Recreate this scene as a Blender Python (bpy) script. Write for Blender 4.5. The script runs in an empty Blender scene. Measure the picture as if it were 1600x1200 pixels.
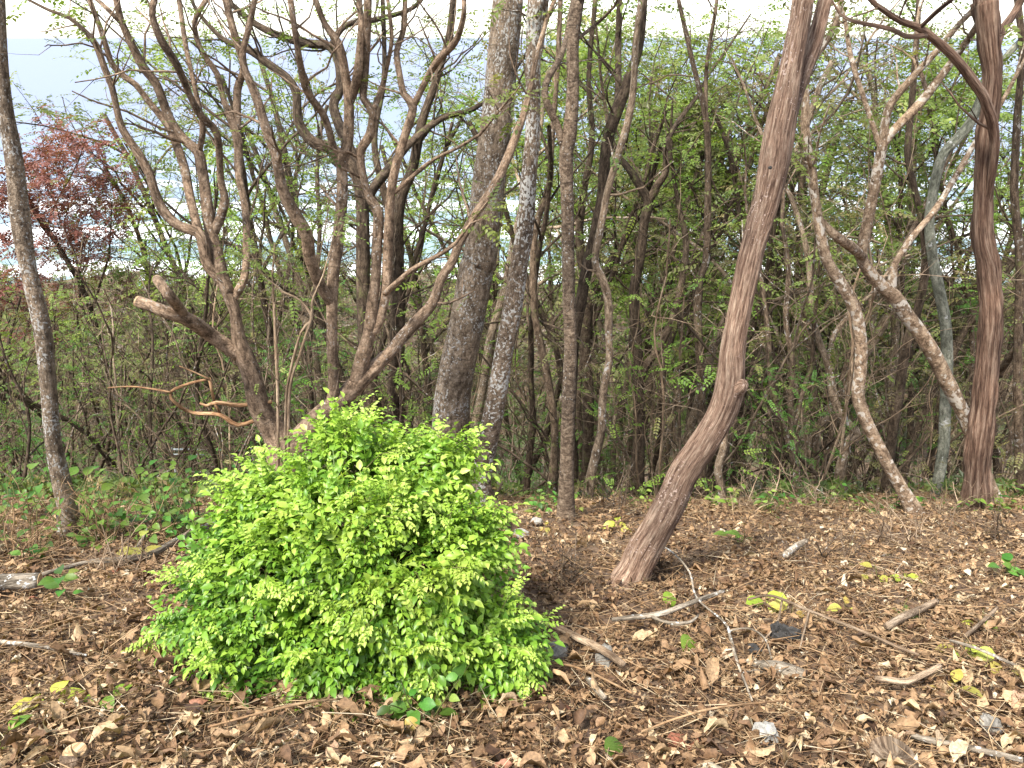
import bpy, math, random
import numpy as np
from mathutils import Vector

# ------------------------------------------------------------------ camera, world, sun, exposure
SC = bpy.context.scene
COL = SC.collection
W, H, F = 1600.0, 1200.0, 1230.0          # photograph size and focal length in its pixels
HORIZON = 57.0                             # row of the sea horizon in the photograph
PITCH = math.atan((H / 2 - HORIZON) / F)
EYE = np.array([0.0, 0.0, 1.6])
FWD = np.array([0.0, math.cos(PITCH), -math.sin(PITCH)])
UPV = np.array([0.0, math.sin(PITCH), math.cos(PITCH)])

cam_d = bpy.data.cameras.new('camera')
cam_d.sensor_width = 36.0
cam_d.lens = F / W * 36.0
cam_d.clip_start = 0.05
cam_d.clip_end = 60000.0
cam = bpy.data.objects.new('camera', cam_d)
cam.location = EYE
cam.rotation_euler = (math.pi / 2 - PITCH, 0, 0)
COL.objects.link(cam)
SC.camera = cam

SUN_ELEV, SUN_AZ = math.radians(58), math.radians(222)   # azimuth clockwise from +Y: behind the camera, to the left
world = bpy.data.worlds.new('World')
SC.world = world
world.use_nodes = True
wn = world.node_tree.nodes
wl = world.node_tree.links
bg = wn['Background']
sky = wn.new('ShaderNodeTexSky')
sky.sky_type = 'NISHITA'
sky.sun_disc = False
sky.sun_elevation = SUN_ELEV
sky.sun_rotation = SUN_AZ
sky.air_density = 1.0
sky.dust_density = 0.6
sky.ozone_density = 1.0
sky.altitude = 50
hs = wn.new('ShaderNodeHueSaturation')      # thin cloud veil: a paler, greyer sky all round
hs.inputs['Saturation'].default_value = 0.45
wl.new(sky.outputs[0], hs.inputs['Color'])
wl.new(hs.outputs[0], bg.inputs['Color'])
bg.inputs['Strength'].default_value = 0.15

sun_d = bpy.data.lights.new('sun', 'SUN')
sun_d.energy = 3.8
sun_d.angle = math.radians(12)
sun_d.color = (1.0, 0.95, 0.86)
sun = bpy.data.objects.new('sun', sun_d)
sd = Vector((math.sin(SUN_AZ) * math.cos(SUN_ELEV), math.cos(SUN_AZ) * math.cos(SUN_ELEV), math.sin(SUN_ELEV)))
sun.rotation_euler = sd.to_track_quat('Z', 'Y').to_euler()
sun.location = (0, 0, 30)
COL.objects.link(sun)

SC.view_settings.view_transform = 'Standard'
SC.view_settings.look = 'None'
SC.view_settings.exposure = 1.42
SC.view_settings.gamma = 1.0
SC.view_settings.use_curve_mapping = False
SC.render.engine = 'CYCLES'
SC.cycles.use_denoising = True
SC.cycles.max_bounces = 3
SC.cycles.transmission_bounces = 2
SC.cycles.diffuse_bounces = 2

# ------------------------------------------------------------------ numeric helpers
rng = np.random.default_rng(7)


def norm(v):
    v = np.asarray(v, float)
    return v / (np.linalg.norm(v, axis=-1, keepdims=True) + 1e-12)


def ray(px, py):
    d = FWD + (px - W / 2) / F * np.array([1.0, 0, 0]) + (H / 2 - py) / F * UPV
    return d


def at(px, py, Y):
    d = ray(px, py)
    return EYE + d * (Y / d[1])


def depth(p):
    return float(np.dot(np.asarray(p) - EYE, FWD))


_sy = np.array([-30, 0, 5.0, 7.0, 18, 30, 60, 100, 160, 168, 190, 400])
_ss = np.array([.2, .36, .37, .63, .61, .55, .30, .18, .07, .12, .25, .25])
_yy = np.linspace(-30, 400, 8601)
_zz = -np.concatenate([[0], np.cumsum((np.interp(_yy[1:], _sy, _ss) + np.interp(_yy[:-1], _sy, _ss)) * .5 * (_yy[1] - _yy[0]))])
_zz -= np.interp(0, _yy, _zz)
SEA_Z = float(np.interp(166, _yy, _zz))


def hash3(i, j, k, s=0):
    n = (i * 73856093) ^ (j * 19349663) ^ (k * 83492791) ^ (s * 2654435761 & 0x7fffffff)
    n = (n ^ (n >> 13)) * 1274126177 & 0x7fffffff
    n = (n ^ (n >> 16)) * 668265263 & 0x7fffffff
    return (n & 0xffff) / 65535.0


def vnoise(p, s=0):
    p = np.asarray(p, float)
    i = np.floor(p).astype(np.int64)
    f = p - i
    f = f * f * (3 - 2 * f)
    out = 0
    for a in (0, 1):
        for b in (0, 1):
            for c in (0, 1):
                w = (f[..., 0] if a else 1 - f[..., 0]) * (f[..., 1] if b else 1 - f[..., 1]) * (f[..., 2] if c else 1 - f[..., 2])
                out = out + w * hash3(i[..., 0] + a, i[..., 1] + b, i[..., 2] + c, s)
    return out * 2 - 1


def gz(x, y):
    x = np.asarray(x, float)
    y = np.asarray(y, float)
    z = np.interp(y, _yy, _zz)
    o = np.zeros(np.broadcast(x, y).shape)
    P = np.stack([x + o, y + o, o], -1)
    z = z + .055 * vnoise(P * 1.1, 3) + .02 * vnoise(P * 3.7, 4) * (y < 12)
    z = z + np.clip(y - 9, 0, 40) / 40 * 1.2 * vnoise(P * .12, 5)
    return z


def ground_hit(px, py):
    d = ray(px, py)
    lo, hi, n = .5, 40.0, 260
    for _ in range(2):
        Y = np.linspace(lo, hi, n)
        p = EYE + d * (Y / d[1])[:, None]
        below = p[:, 2] < gz(p[:, 0], p[:, 1])
        k = int(np.argmax(below)) if below.any() else n // 8
        lo, hi, n = Y[max(0, k - 1)], Y[k] + 1e-6, 24
    return p[k]


def frames_from(dirs, ups, roll=None):
    x = norm(dirs)
    y = norm(np.cross(ups, x))
    z = np.cross(x, y)
    if roll is not None:
        c, s = np.cos(roll)[:, None], np.sin(roll)[:, None]
        y, z = y * c + z * s, z * c - y * s
    return np.stack([x, y, z], -1)       # columns are the axes


def smooth_path(pts, spacing):
    """Catmull-Rom through rows of (x, y, z, r)."""
    pts = np.asarray(pts, float)
    if len(pts) < 3:
        n = max(2, int(np.linalg.norm(pts[-1, :3] - pts[0, :3]) / spacing) + 1)
        t = np.linspace(0, 1, n)[:, None]
        return pts[0] * (1 - t) + pts[-1] * t
    P = np.vstack([2 * pts[0] - pts[1], pts, 2 * pts[-1] - pts[-2]])
    out = []
    for i in range(1, len(P) - 2):
        L = np.linalg.norm(P[i + 1, :3] - P[i, :3])
        n = max(1, int(round(L / spacing)))
        t = (np.arange(n) / n)[:, None]
        a, b, c, d = P[i - 1], P[i], P[i + 1], P[i + 2]
        out.append(.5 * (2 * b + (c - a) * t + (2 * a - 5 * b + 4 * c - d) * t ** 2 + (3 * b - a - 3 * c + d) * t ** 3))
    out.append(P[-2][None])
    out = np.vstack(out)
    out[:, 3] = np.maximum(out[:, 3], 1e-4)
    return out


# ------------------------------------------------------------------ mesh collector
class MB:
    def __init__(s):
        s.V, s.F4, s.F3, s.B, s.R = [], [], [], [], []
        s.n = 0

    def add(s, V, q=None, t=None, bk=None, rnd=None):
        V = np.asarray(V, float)
        m = len(V)
        if q is not None and len(q):
            s.F4.append(np.asarray(q, np.int64) + s.n)
        if t is not None and len(t):
            s.F3.append(np.asarray(t, np.int64) + s.n)
        s.V.append(V)
        s.B.append(V.copy() if bk is None else bk)
        s.R.append(np.full(m, rng.random()) if rnd is None else np.broadcast_to(rnd, (m,)))
        s.n += m

    def tube(s, path, sides=6, cap=True, rough=0.0, fis=0.0, seed=0, freq=9.0, stretch=.35, flat=False):
        """path rows (x, y, z, r); rough lumps the radius, fis cuts vertical fissures."""
        path = np.asarray(path, float)
        p, r = path[:, :3], path[:, 3]
        n = len(p)
        t = norm(np.gradient(p, axis=0))
        mean = norm(p[-1] - p[0])
        ref = np.array([1.0, 0, 0]) if abs(mean[0]) < .7 else np.array([0, 1.0, 0])
        u = norm(np.cross(t, ref))
        w = np.cross(t, u)
        a = np.linspace(0, 2 * math.pi, sides, endpoint=False)
        L = np.concatenate([[0], np.cumsum(np.linalg.norm(np.diff(p, axis=0), axis=1))])
        ca, sa = np.cos(a), np.sin(a)
        rm = float(r.mean())
        off = rng.random(3) * 50
        bk = np.stack([np.broadcast_to(ca * rm, (n, sides)), np.broadcast_to(sa * rm, (n, sides)),
                       np.broadcast_to(L[:, None], (n, sides))], -1) + off
        rad = np.broadcast_to(r[:, None], (n, sides)).copy()
        if rough:
            rad = rad * (1 + rough * vnoise(bk * np.array([freq, freq, freq * stretch]), seed + 1)
                         + .5 * rough * vnoise(bk * np.array([freq, freq, freq * stretch]) * 2.7, seed + 2))
        if fis:
            f = vnoise(bk * np.array([34, 34, 4.0]), seed + 3)
            f2 = vnoise(bk * np.array([75, 75, 9.0]), seed + 9)
            rad = rad * (1 + fis * (np.abs(f) - .4) + .5 * fis * f2)
        V = p[:, None] + rad[..., None] * (ca[None, :, None] * u[:, None] + sa[None, :, None] * w[:, None])
        i = np.arange(n - 1)[:, None] * sides
        j = np.arange(sides)[None]
        k = (j + 1) % sides
        q = np.stack([i + j, i + k, i + sides + k, i + sides + j], -1).reshape(-1, 4)
        V = V.reshape(-1, 3)
        bk = bk.reshape(-1, 3)
        tt = None
        if cap:
            V = np.vstack([V, p[0], p[-1]])
            bk = np.vstack([bk, bk[0], bk[-1]])
            c0, c1 = n * sides, n * sides + 1
            jj = np.arange(sides)
            kk = (jj + 1) % sides
            e = (n - 1) * sides
            tt = np.vstack([np.stack([jj * 0 + c0, kk, jj], -1), np.stack([jj * 0 + c1, e + jj, e + kk], -1)])
        s.add(V, q, tt, bk)

    def scatter(s, tpl, pos, fr, scale, rnd, jitter=.12):
        TV, TQ, TT, TR = tpl
        pos = np.asarray(pos, float)
        n, m = len(pos), len(TV)
        if n == 0:
            return
        scale = np.asarray(scale, float)
        if scale.ndim == 1:
            scale = np.repeat(scale[:, None], 3, 1)
        L = TV[None] * scale[:, None, :]
        V = np.einsum('nij,nmj->nmi', fr, L) + pos[:, None]
        o = (np.arange(n) * m)[:, None, None]
        q = (TQ[None] + o).reshape(-1, 4) if len(TQ) else None
        t = (TT[None] + o).reshape(-1, 3) if len(TT) else None
        R = np.asarray(rnd)[:, None] + (TR[None] - .5) * 2 * jitter
        B = np.broadcast_to(TV[None], (n, m, 3)) + rng.random((n, 1, 3)) * 20
        s.add(V.reshape(-1, 3), q, t, B.reshape(-1, 3), np.clip(R, 0, 1).reshape(-1))

    def mesh(s, name, mat, smooth=True, origin=None):
        me = bpy.data.meshes.new(name)
        V = np.vstack(s.V)
        if origin is not None:
            V = V - np.asarray(origin)
        F4 = np.vstack(s.F4) if s.F4 else np.zeros((0, 4), np.int64)
        F3 = np.vstack(s.F3) if s.F3 else np.zeros((0, 3), np.int64)
        me.vertices.add(len(V))
        me.vertices.foreach_set('co', V.astype(np.float32).ravel())
        me.loops.add(F4.size + F3.size)
        me.loops.foreach_set('vertex_index', np.concatenate([F4.ravel(), F3.ravel()]).astype(np.int32))
        n4, n3 = len(F4), len(F3)
        me.polygons.add(n4 + n3)
        st = np.concatenate([np.arange(n4) * 4, n4 * 4 + np.arange(n3) * 3]).astype(np.int32)
        me.polygons.foreach_set('loop_start', st)
        me.polygons.foreach_set('use_smooth', np.full(n4 + n3, bool(smooth)))
        a = me.attributes.new('bk', 'FLOAT_VECTOR', 'POINT')
        a.data.foreach_set('vector', np.vstack(s.B).astype(np.float32).ravel())
        a = me.attributes.new('rnd', 'FLOAT', 'POINT')
        a.data.foreach_set('value', np.concatenate(s.R).astype(np.float32))
        me.update(calc_edges=True)
        me.validate()
        me.materials.append(MAT[mat])
        return me


def link(name, data, parent=None, loc=(0, 0, 0)):
    o = bpy.data.objects.new(name, data)
    COL.objects.link(o)
    o.location = tuple(loc)
    if parent is not None:
        o.parent = parent
    return o


def tag(o, label=None, cat=None, group=None, kind=None):
    if label:
        o['label'] = label
    if cat:
        o['category'] = cat
    if group:
        o['group'] = group
    if kind:
        o['kind'] = kind
    return o


# ------------------------------------------------------------------ materials
MAT = {}


def nodes(name):
    m = bpy.data.materials.new(name)
    m.use_nodes = True
    MAT[name] = m
    nt = m.node_tree
    return m, nt.nodes, nt.links, nt.nodes['Principled BSDF'], nt.nodes['Material Output']


def ramp(N, stops):
    r = N.new('ShaderNodeValToRGB')
    e = r.color_ramp.elements
    while len(e) < len(stops):
        e.new(.5)
    for i, (p, c) in enumerate(stops):
        e[i].position = p
        e[i].color = (c[0], c[1], c[2], 1)
    return r


def attr(N, a):
    n = N.new('ShaderNodeAttribute')
    n.attribute_name = a
    return n


def noise(N, L, vec, scale, detail=6, rough=.6, sc=(1, 1, 1)):
    mp = N.new('ShaderNodeMapping')
    mp.inputs['Scale'].default_value = sc
    L.new(vec, mp.inputs['Vector'])
    n = N.new('ShaderNodeTexNoise')
    n.inputs['Scale'].default_value = scale
    n.inputs['Detail'].default_value = detail
    n.inputs['Roughness'].default_value = rough
    L.new(mp.outputs[0], n.inputs['Vector'])
    return n


def mixc(N, L, fac, a, b, mode='MIX'):
    m = N.new('ShaderNodeMix')
    m.data_type = 'RGBA'
    m.blend_type = mode
    for k, v in ((0, fac), (6, a), (7, b)):
        if hasattr(v, 'is_output'):
            L.new(v, m.inputs[k])
        else:
            m.inputs[k].default_value = v if k == 0 else (v[0], v[1], v[2], 1)
    return m.outputs[2]


def thresh(N, L, val, lo, hi):
    m = N.new('ShaderNodeMapRange')
    m.inputs['From Min'].default_value = lo
    m.inputs['From Max'].default_value = hi
    L.new(val, m.inputs['Value'])
    return m.outputs[0]


def bark(name, dark, mid, light, stretch=.3, scale=28, lichen=None, lich_amt=.0, lich_scale=22, rings=0.0, bump=.6, moss=0.0, vary=.25):
    m, N, L, B, O = nodes(name)
    dark, mid, light = [(c[0], c[1] * .93, c[2] * .81) for c in (dark, mid, light)]
    a = attr(N, 'bk').outputs['Vector']
    n1 = noise(N, L, a, scale, 8, .68, (1, 1, stretch))
    r = ramp(N, [(.37, dark), (.5, mid), (.64, light)])
    L.new(n1.outputs['Fac'], r.inputs[0])
    big = noise(N, L, a, 3.0, 4, .6, (1, 1, .6))
    col = r.outputs[0]
    vb = ramp(N, [(.34, (.62, .62, .62)), (.66, (1.28, 1.26, 1.22))])
    L.new(big.outputs['Fac'], vb.inputs[0])
    col = mixc(N, L, 1.0, col, vb.outputs[0], 'MULTIPLY')
    hsum = n1.outputs['Fac']
    grain = noise(N, L, a, scale * 3.2, 5, .75, (1, 1, stretch * 1.3))
    gr = ramp(N, [(.36, (.5, .48, .46)), (.5, (1, 1, 1)), (.66, (1.35, 1.34, 1.32))])
    L.new(grain.outputs['Fac'], gr.inputs[0])
    col = mixc(N, L, 1.0, col, gr.outputs[0], 'MULTIPLY')
    if rings:
        rg = noise(N, L, a, 9, 5, .7, (.5, .5, 5.0))
        rr = thresh(N, L, rg.outputs['Fac'], .56, .66)
        mm = N.new('ShaderNodeMath')
        mm.operation = 'MULTIPLY'
        mm.inputs[1].default_value = rings
        L.new(rr, mm.inputs[0])
        col = mixc(N, L, mm.outputs[0], col, [c * .55 for c in dark])
    if lichen:
        v = noise(N, L, a, lich_scale, 3, .55, (1, 1, .9))
        v2 = noise(N, L, a, 4.0, 2, .5)
        ad = N.new('ShaderNodeMath')
        ad.operation = 'MULTIPLY_ADD'
        L.new(v2.outputs['Fac'], ad.inputs[0])
        ad.inputs[1].default_value = .55
        L.new(v.outputs['Fac'], ad.inputs[2])
        f = thresh(N, L, ad.outputs[0], .98 - lich_amt, 1.04 - lich_amt)
        col = mixc(N, L, f, col, lichen)
    if moss:
        v = noise(N, L, a, 7, 5, .6)
        col = mixc(N, L, thresh(N, L, v.outputs['Fac'], .62 - moss, .75 - moss), col, (.16, .17, .06))
    oi = N.new('ShaderNodeObjectInfo')
    hv = N.new('ShaderNodeHueSaturation')
    mr = N.new('ShaderNodeMapRange')
    mr.inputs['To Min'].default_value = 1 - vary
    mr.inputs['To Max'].default_value = 1 + vary
    L.new(oi.outputs['Random'], mr.inputs['Value'])
    L.new(mr.outputs[0], hv.inputs['Value'])
    L.new(col, hv.inputs['Color'])
    L.new(hv.outputs[0], B.inputs['Base Color'])
    B.inputs['Roughness'].default_value = .88
    B.inputs['Specular IOR Level'].default_value = .2
    fine = noise(N, L, a, scale * 4, 4, .7, (1, 1, stretch * 1.6))
    ad = N.new('ShaderNodeMath')
    ad.operation = 'MULTIPLY_ADD'
    L.new(fine.outputs['Fac'], ad.inputs[0])
    ad.inputs[1].default_value = .4
    L.new(hsum, ad.inputs[2])
    bp = N.new('ShaderNodeBump')
    bp.inputs['Strength'].default_value = bump
    bp.inputs['Distance'].default_value = .025
    L.new(ad.outputs[0], bp.inputs['Height'])
    L.new(bp.outputs[0], B.inputs['Normal'])
    return m


def leaf(name, stops, trans=.4, rough=.45, hue=.03, val=.25, spec=.35, spots=.2, nscale=6):
    m, N, L, B, O = nodes(name)
    r = ramp(N, stops)
    L.new(attr(N, 'rnd').outputs['Fac'], r.inputs[0])
    oi = N.new('ShaderNodeObjectInfo')
    hv = N.new('ShaderNodeHueSaturation')
    for out, lo, hi in (('Hue', .5 - hue, .5 + hue), ('Value', 1 - val, 1 + val)):
        mr = N.new('ShaderNodeMapRange')
        mr.inputs['To Min'].default_value = lo
        mr.inputs['To Max'].default_value = hi
        L.new(oi.outputs['Random'], mr.inputs['Value'])
        L.new(mr.outputs[0], hv.inputs[out])
    L.new(r.outputs[0], hv.inputs['Color'])
    nz = noise(N, L, attr(N, 'bk').outputs['Vector'], nscale, 4, .65)
    vv = ramp(N, [(.34, (1 - spots, 1 - spots, 1 - spots)), (.66, (1 + spots * .8, 1 + spots * .8, 1 + spots * .7))])
    L.new(nz.outputs['Fac'], vv.inputs[0])
    col = mixc(N, L, 1.0, hv.outputs[0], vv.outputs[0], 'MULTIPLY')
    L.new(col, B.inputs['Base Color'])
    B.inputs['Roughness'].default_value = rough
    B.inputs['Specular IOR Level'].default_value = spec
    if trans:
        tr = N.new('ShaderNodeBsdfTranslucent')
        tc = mixc(N, L, 1.0, col, (1.25, 1.3, .55), 'MULTIPLY')
        L.new(tc, tr.inputs['Color'])
        mx = N.new('ShaderNodeMixShader')
        mx.inputs[0].default_value = trans
        L.new(B.outputs[0], mx.inputs[1])
        L.new(tr.outputs[0], mx.inputs[2])
        L.new(mx.outputs[0], O.inputs['Surface'])
    return m


bark('bark_grey', (.085, .066, .053), (.205, .167, .137), (.35, .30, .26), stretch=.55, scale=26, rings=.75, lichen=(.40, .39, .365), lich_amt=.13, lich_scale=55, bump=1.0, vary=.04)
bark('bark_spotted', (.075, .057, .046), (.18, .143, .118), (.31, .26, .225), stretch=.7, scale=28, rings=.4, lichen=(.50, .485, .45), lich_amt=.175, lich_scale=44, bump=1.0, vary=.04)
bark('bark_slim', (.07, .052, .042), (.175, .137, .112), (.30, .25, .21), stretch=1.2, scale=30, rings=.9, lichen=(.38, .36, .33), lich_amt=.05, lich_scale=60, bump=1.0, vary=.04)
bark('bark_red', (.09, .055, .044), (.255, .178, .147), (.42, .34, .295), stretch=.085, scale=70, lichen=(.43, .33, .28), lich_amt=.05, lich_scale=75, bump=1.0, vary=.02)
bark('bark_shaggy', (.06, .034, .027), (.175, .115, .093), (.32, .245, .21), stretch=.06, scale=52, bump=1.0, vary=.02)
bark('bark_tan', (.085, .062, .048), (.225, .168, .132), (.37, .295, .245), stretch=.5, scale=28, lichen=(.36, .32, .28), lich_amt=.05, lich_scale=50, rings=.45, bump=1.0, vary=.1)
bark('bark_mottled', (.12, .085, .063), (.29, .22, .17), (.46, .38, .31), stretch=.8, scale=24, lichen=(.52, .46, .385), lich_amt=.15, lich_scale=24, rings=.3, bump=.9, vary=.06)
bark('bark_greenish', (.09, .10, .088), (.17, .19, .172), (.29, .31, .29), stretch=.4, scale=18, lichen=(.42, .42, .40), lich_amt=.03, bump=.4, vary=.04)
bark('bark_dark', (.032, .024, .019), (.083, .064, .051), (.155, .125, .103), stretch=.4, scale=28, bump=.9, moss=.03, vary=.22)
bark('bark_brown', (.045, .033, .025), (.115, .088, .069), (.21, .168, .138), stretch=.4, scale=28, lichen=(.33, .31, .28), lich_amt=.05, lich_scale=40, bump=.8, moss=.02, vary=.25)
bark('bark_pale', (.095, .072, .056), (.225, .18, .145), (.37, .315, .265), stretch=.4, scale=28, lichen=(.44, .42, .385), lich_amt=.08, lich_scale=36, bump=.7, vary=.22)
bark('dead_wood', (.12, .085, .062), (.28, .215, .165), (.46, .385, .32), stretch=.12, scale=40, bump=.8, vary=.25)
bark('dead_wood_grey', (.11, .098, .085), (.26, .235, .21), (.46, .43, .395), stretch=.15, scale=34, lichen=(.55, .55, .53), lich_amt=.08, lich_scale=40, bump=.8, vary=.2)
bark('dead_wood_orange', (.10, .055, .03), (.25, .155, .095), (.38, .27, .18), stretch=.15, scale=34, bump=.6, vary=.1)
bark('cut_face', (.25, .17, .10), (.40, .29, .19), (.54, .43, .30), stretch=1, scale=40, bump=.3, vary=.1)
bark('straw', (.14, .085, .052), (.28, .19, .12), (.46, .35, .245), stretch=.2, scale=20, bump=.1, vary=.2)
bark('stem_green', (.06, .07, .025), (.12, .13, .05), (.2, .2, .09), stretch=.2, scale=20, bump=.1, vary=.15)

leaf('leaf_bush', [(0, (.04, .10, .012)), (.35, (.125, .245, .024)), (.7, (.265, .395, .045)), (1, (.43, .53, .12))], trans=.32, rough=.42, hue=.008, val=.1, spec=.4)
leaf('leaf_canopy', [(0, (.075, .112, .028)), (.45, (.155, .212, .047)), (.8, (.255, .30, .083)), (1, (.35, .345, .13))], trans=.4, hue=.012, val=.2)
leaf('leaf_bright', [(0, (.09, .16, .028)), (.5, (.18, .28, .042)), (1, (.34, .38, .095))], trans=.42, hue=.012, val=.2)
leaf('leaf_olive', [(0, (.07, .075, .026)), (.5, (.145, .14, .048)), (1, (.27, .205, .095))], trans=.35, hue=.03, val=.25)
leaf('leaf_far', [(0, (.085, .062, .036)), (.45, (.16, .115, .068)), (.65, (.115, .125, .046)), (1, (.19, .195, .07))], trans=.3, hue=.01, val=.1)
leaf('leaf_rust', [(0, (.12, .048, .036)), (.5, (.24, .098, .072)), (.85, (.32, .155, .115)), (1, (.27, .22, .10))], trans=.3, hue=.01, val=.15)
leaf('leaf_under', [(0, (.035, .085, .015)), (.5, (.085, .19, .028)), (.85, (.16, .28, .05)), (1, (.38, .38, .10))], trans=.4, hue=.025, val=.25)
leaf('leaf_cover', [(0, (.05, .075, .022)), (.45, (.095, .15, .035)), (.75, (.16, .21, .055)), (.9, (.30, .22, .11)), (1, (.36, .26, .14))], trans=.35, hue=.02, val=.2)
leaf('leaf_yellow', [(0, (.34, .36, .075)), (.6, (.46, .42, .09)), (1, (.48, .35, .09))], trans=.4, hue=.02, val=.1)
leaf('leaf_seedling', [(0, (.12, .26, .03)), (.55, (.30, .42, .05)), (1, (.60, .55, .10))], trans=.4, hue=.01, val=.15)
leaf('leaf_dead', [(0, (.05, .027, .016)), (.22, (.115, .066, .037)), (.42, (.21, .124, .066)), (.62, (.33, .213, .117)), (.8, (.45, .317, .185)), (.93, (.52, .405, .26)), (1, (.58, .49, .355))], trans=.12, rough=.65, hue=.008, val=.12, spec=.25, spots=.35, nscale=5)
leaf('leaf_single', [(0, (.13, .065, .04)), (1, (.58, .44, .29))], trans=.12, rough=.65, hue=0, val=0, spec=.25, spots=.42, nscale=2.2)
# dead leaves that are objects of their own take their shade from the object's random number
_m = MAT['leaf_single']
_N, _L = _m.node_tree.nodes, _m.node_tree.links
_r = ramp(_N, [(0, (.105, .06, .035)), (.25, (.19, .112, .062)), (.5, (.30, .20, .115)), (.75, (.43, .31, .185)), (.92, (.53, .42, .28)), (1, (.22, .075, .045))])
_oi = _N.new('ShaderNodeObjectInfo')
_L.new(_oi.outputs['Random'], _r.inputs[0])
_hv = [n for n in _N if n.type == 'HUE_SAT'][0]
_L.new(_r.outputs[0], _hv.inputs['Color'])


def soil():
    m, N, L, B, O = nodes('soil')
    g = N.new('ShaderNodeNewGeometry')
    n1 = noise(N, L, g.outputs['Position'], 9, 9, .7)
    r = ramp(N, [(.3, (.055, .034, .022)), (.5, (.13, .082, .05)), (.7, (.24, .16, .10))])
    L.new(n1.outputs['Fac'], r.inputs[0])
    n2 = noise(N, L, g.outputs['Position'], .35, 5, .6)
    green = mixc(N, L, thresh(N, L, n2.outputs['Fac'], .45, .6), r.outputs[0], (.07, .09, .03))
    sx = N.new('ShaderNodeSeparateXYZ')
    L.new(g.outputs['Position'], sx.inputs[0])
    col = mixc(N, L, thresh(N, L, sx.outputs['Y'], 7, 14), r.outputs[0], green)
    L.new(col, B.inputs['Base Color'])
    B.inputs['Roughness'].default_value = .95
    bp = N.new('ShaderNodeBump')
    bp.inputs['Distance'].default_value = .03
    L.new(n1.outputs['Fac'], bp.inputs['Height'])
    L.new(bp.outputs[0], B.inputs['Normal'])


def sea_mat():
    m, N, L, B, O = nodes('sea_water')
    g = N.new('ShaderNodeNewGeometry')
    pos = g.outputs['Position']
    sx = N.new('ShaderNodeSeparateXYZ')
    L.new(pos, sx.inputs[0])
    big = noise(N, L, pos, .012, 5, .55, (.35, 1, 1))
    shal = ramp(N, [(0, (.19, .28, .30)), (.25, (.14, .19, .26)), (1, (.12, .15, .25))])
    L.new(thresh(N, L, sx.outputs['Y'], 160, 700), shal.inputs[0])
    wob = N.new('ShaderNodeMath')
    wob.operation = 'MULTIPLY_ADD'
    L.new(noise(N, L, pos, .02, 4, .6, (.8, 1, 1)).outputs['Fac'], wob.inputs[0])
    wob.inputs[1].default_value = 40
    L.new(sx.outputs['Y'], wob.inputs[2])
    wave = N.new('ShaderNodeMath')
    wave.operation = 'SINE'
    sc = N.new('ShaderNodeMath')
    sc.operation = 'MULTIPLY'
    sc.inputs[1].default_value = .17
    L.new(wob.outputs[0], sc.inputs[0])
    L.new(sc.outputs[0], wave.inputs[0])
    fo = noise(N, L, pos, .11, 8, .7, (.5, 1, 1))
    ad = N.new('ShaderNodeMath')
    ad.operation = 'MULTIPLY_ADD'
    L.new(wave.outputs[0], ad.inputs[0])
    ad.inputs[1].default_value = .16
    L.new(fo.outputs['Fac'], ad.inputs[2])
    f = thresh(N, L, ad.outputs[0], .47, .58)
    near = N.new('ShaderNodeMapRange')
    near.inputs['From Min'].default_value = 200
    near.inputs['From Max'].default_value = 345
    near.inputs['To Min'].default_value = 1
    near.inputs['To Max'].default_value = 0
    L.new(sx.outputs['Y'], near.inputs['Value'])
    fm = N.new('ShaderNodeMath')
    fm.operation = 'MULTIPLY'
    L.new(f, fm.inputs[0])
    L.new(near.outputs[0], fm.inputs[1])
    col = mixc(N, L, fm.outputs[0], shal.outputs[0], (.88, .90, .90))
    L.new(col, B.inputs['Base Color'])
    B.inputs['Roughness'].default_value = .35
    B.inputs['Specular IOR Level'].default_value = .35
    bp = N.new('ShaderNodeBump')
    bp.inputs['Strength'].default_value = .5
    bp.inputs['Distance'].default_value = .5
    L.new(noise(N, L, pos, .25, 6, .65, (.5, 1, 1)).outputs['Fac'], bp.inputs['Height'])
    L.new(bp.outputs[0], B.inputs['Normal'])


def rock_mat(name, a, b, c):
    m, N, L, B, O = nodes(name)
    v = attr(N, 'bk').outputs['Vector']
    n1 = noise(N, L, v, 14, 9, .7)
    r = ramp(N, [(.3, a), (.5, b), (.72, c)])
    L.new(n1.outputs['Fac'], r.inputs[0])
    L.new(r.outputs[0], B.inputs['Base Color'])
    B.inputs['Roughness'].default_value = .9
    bp = N.new('ShaderNodeBump')
    bp.inputs['Distance'].default_value = .01
    L.new(n1.outputs['Fac'], bp.inputs['Height'])
    L.new(bp.outputs[0], B.inputs['Normal'])


soil()
sea_mat()
rock_mat('rock_grey', (.09, .08, .066), (.19, .175, .15), (.33, .31, .28))
rock_mat('rock_white', (.15, .14, .12), (.29, .275, .245), (.46, .44, .40))
rock_mat('charred', (.010, .009, .008), (.026, .024, .022), (.075, .07, .066))
rock_mat('rail_paint', (.42, .47, .50), (.50, .55, .58), (.58, .62, .64))


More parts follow.
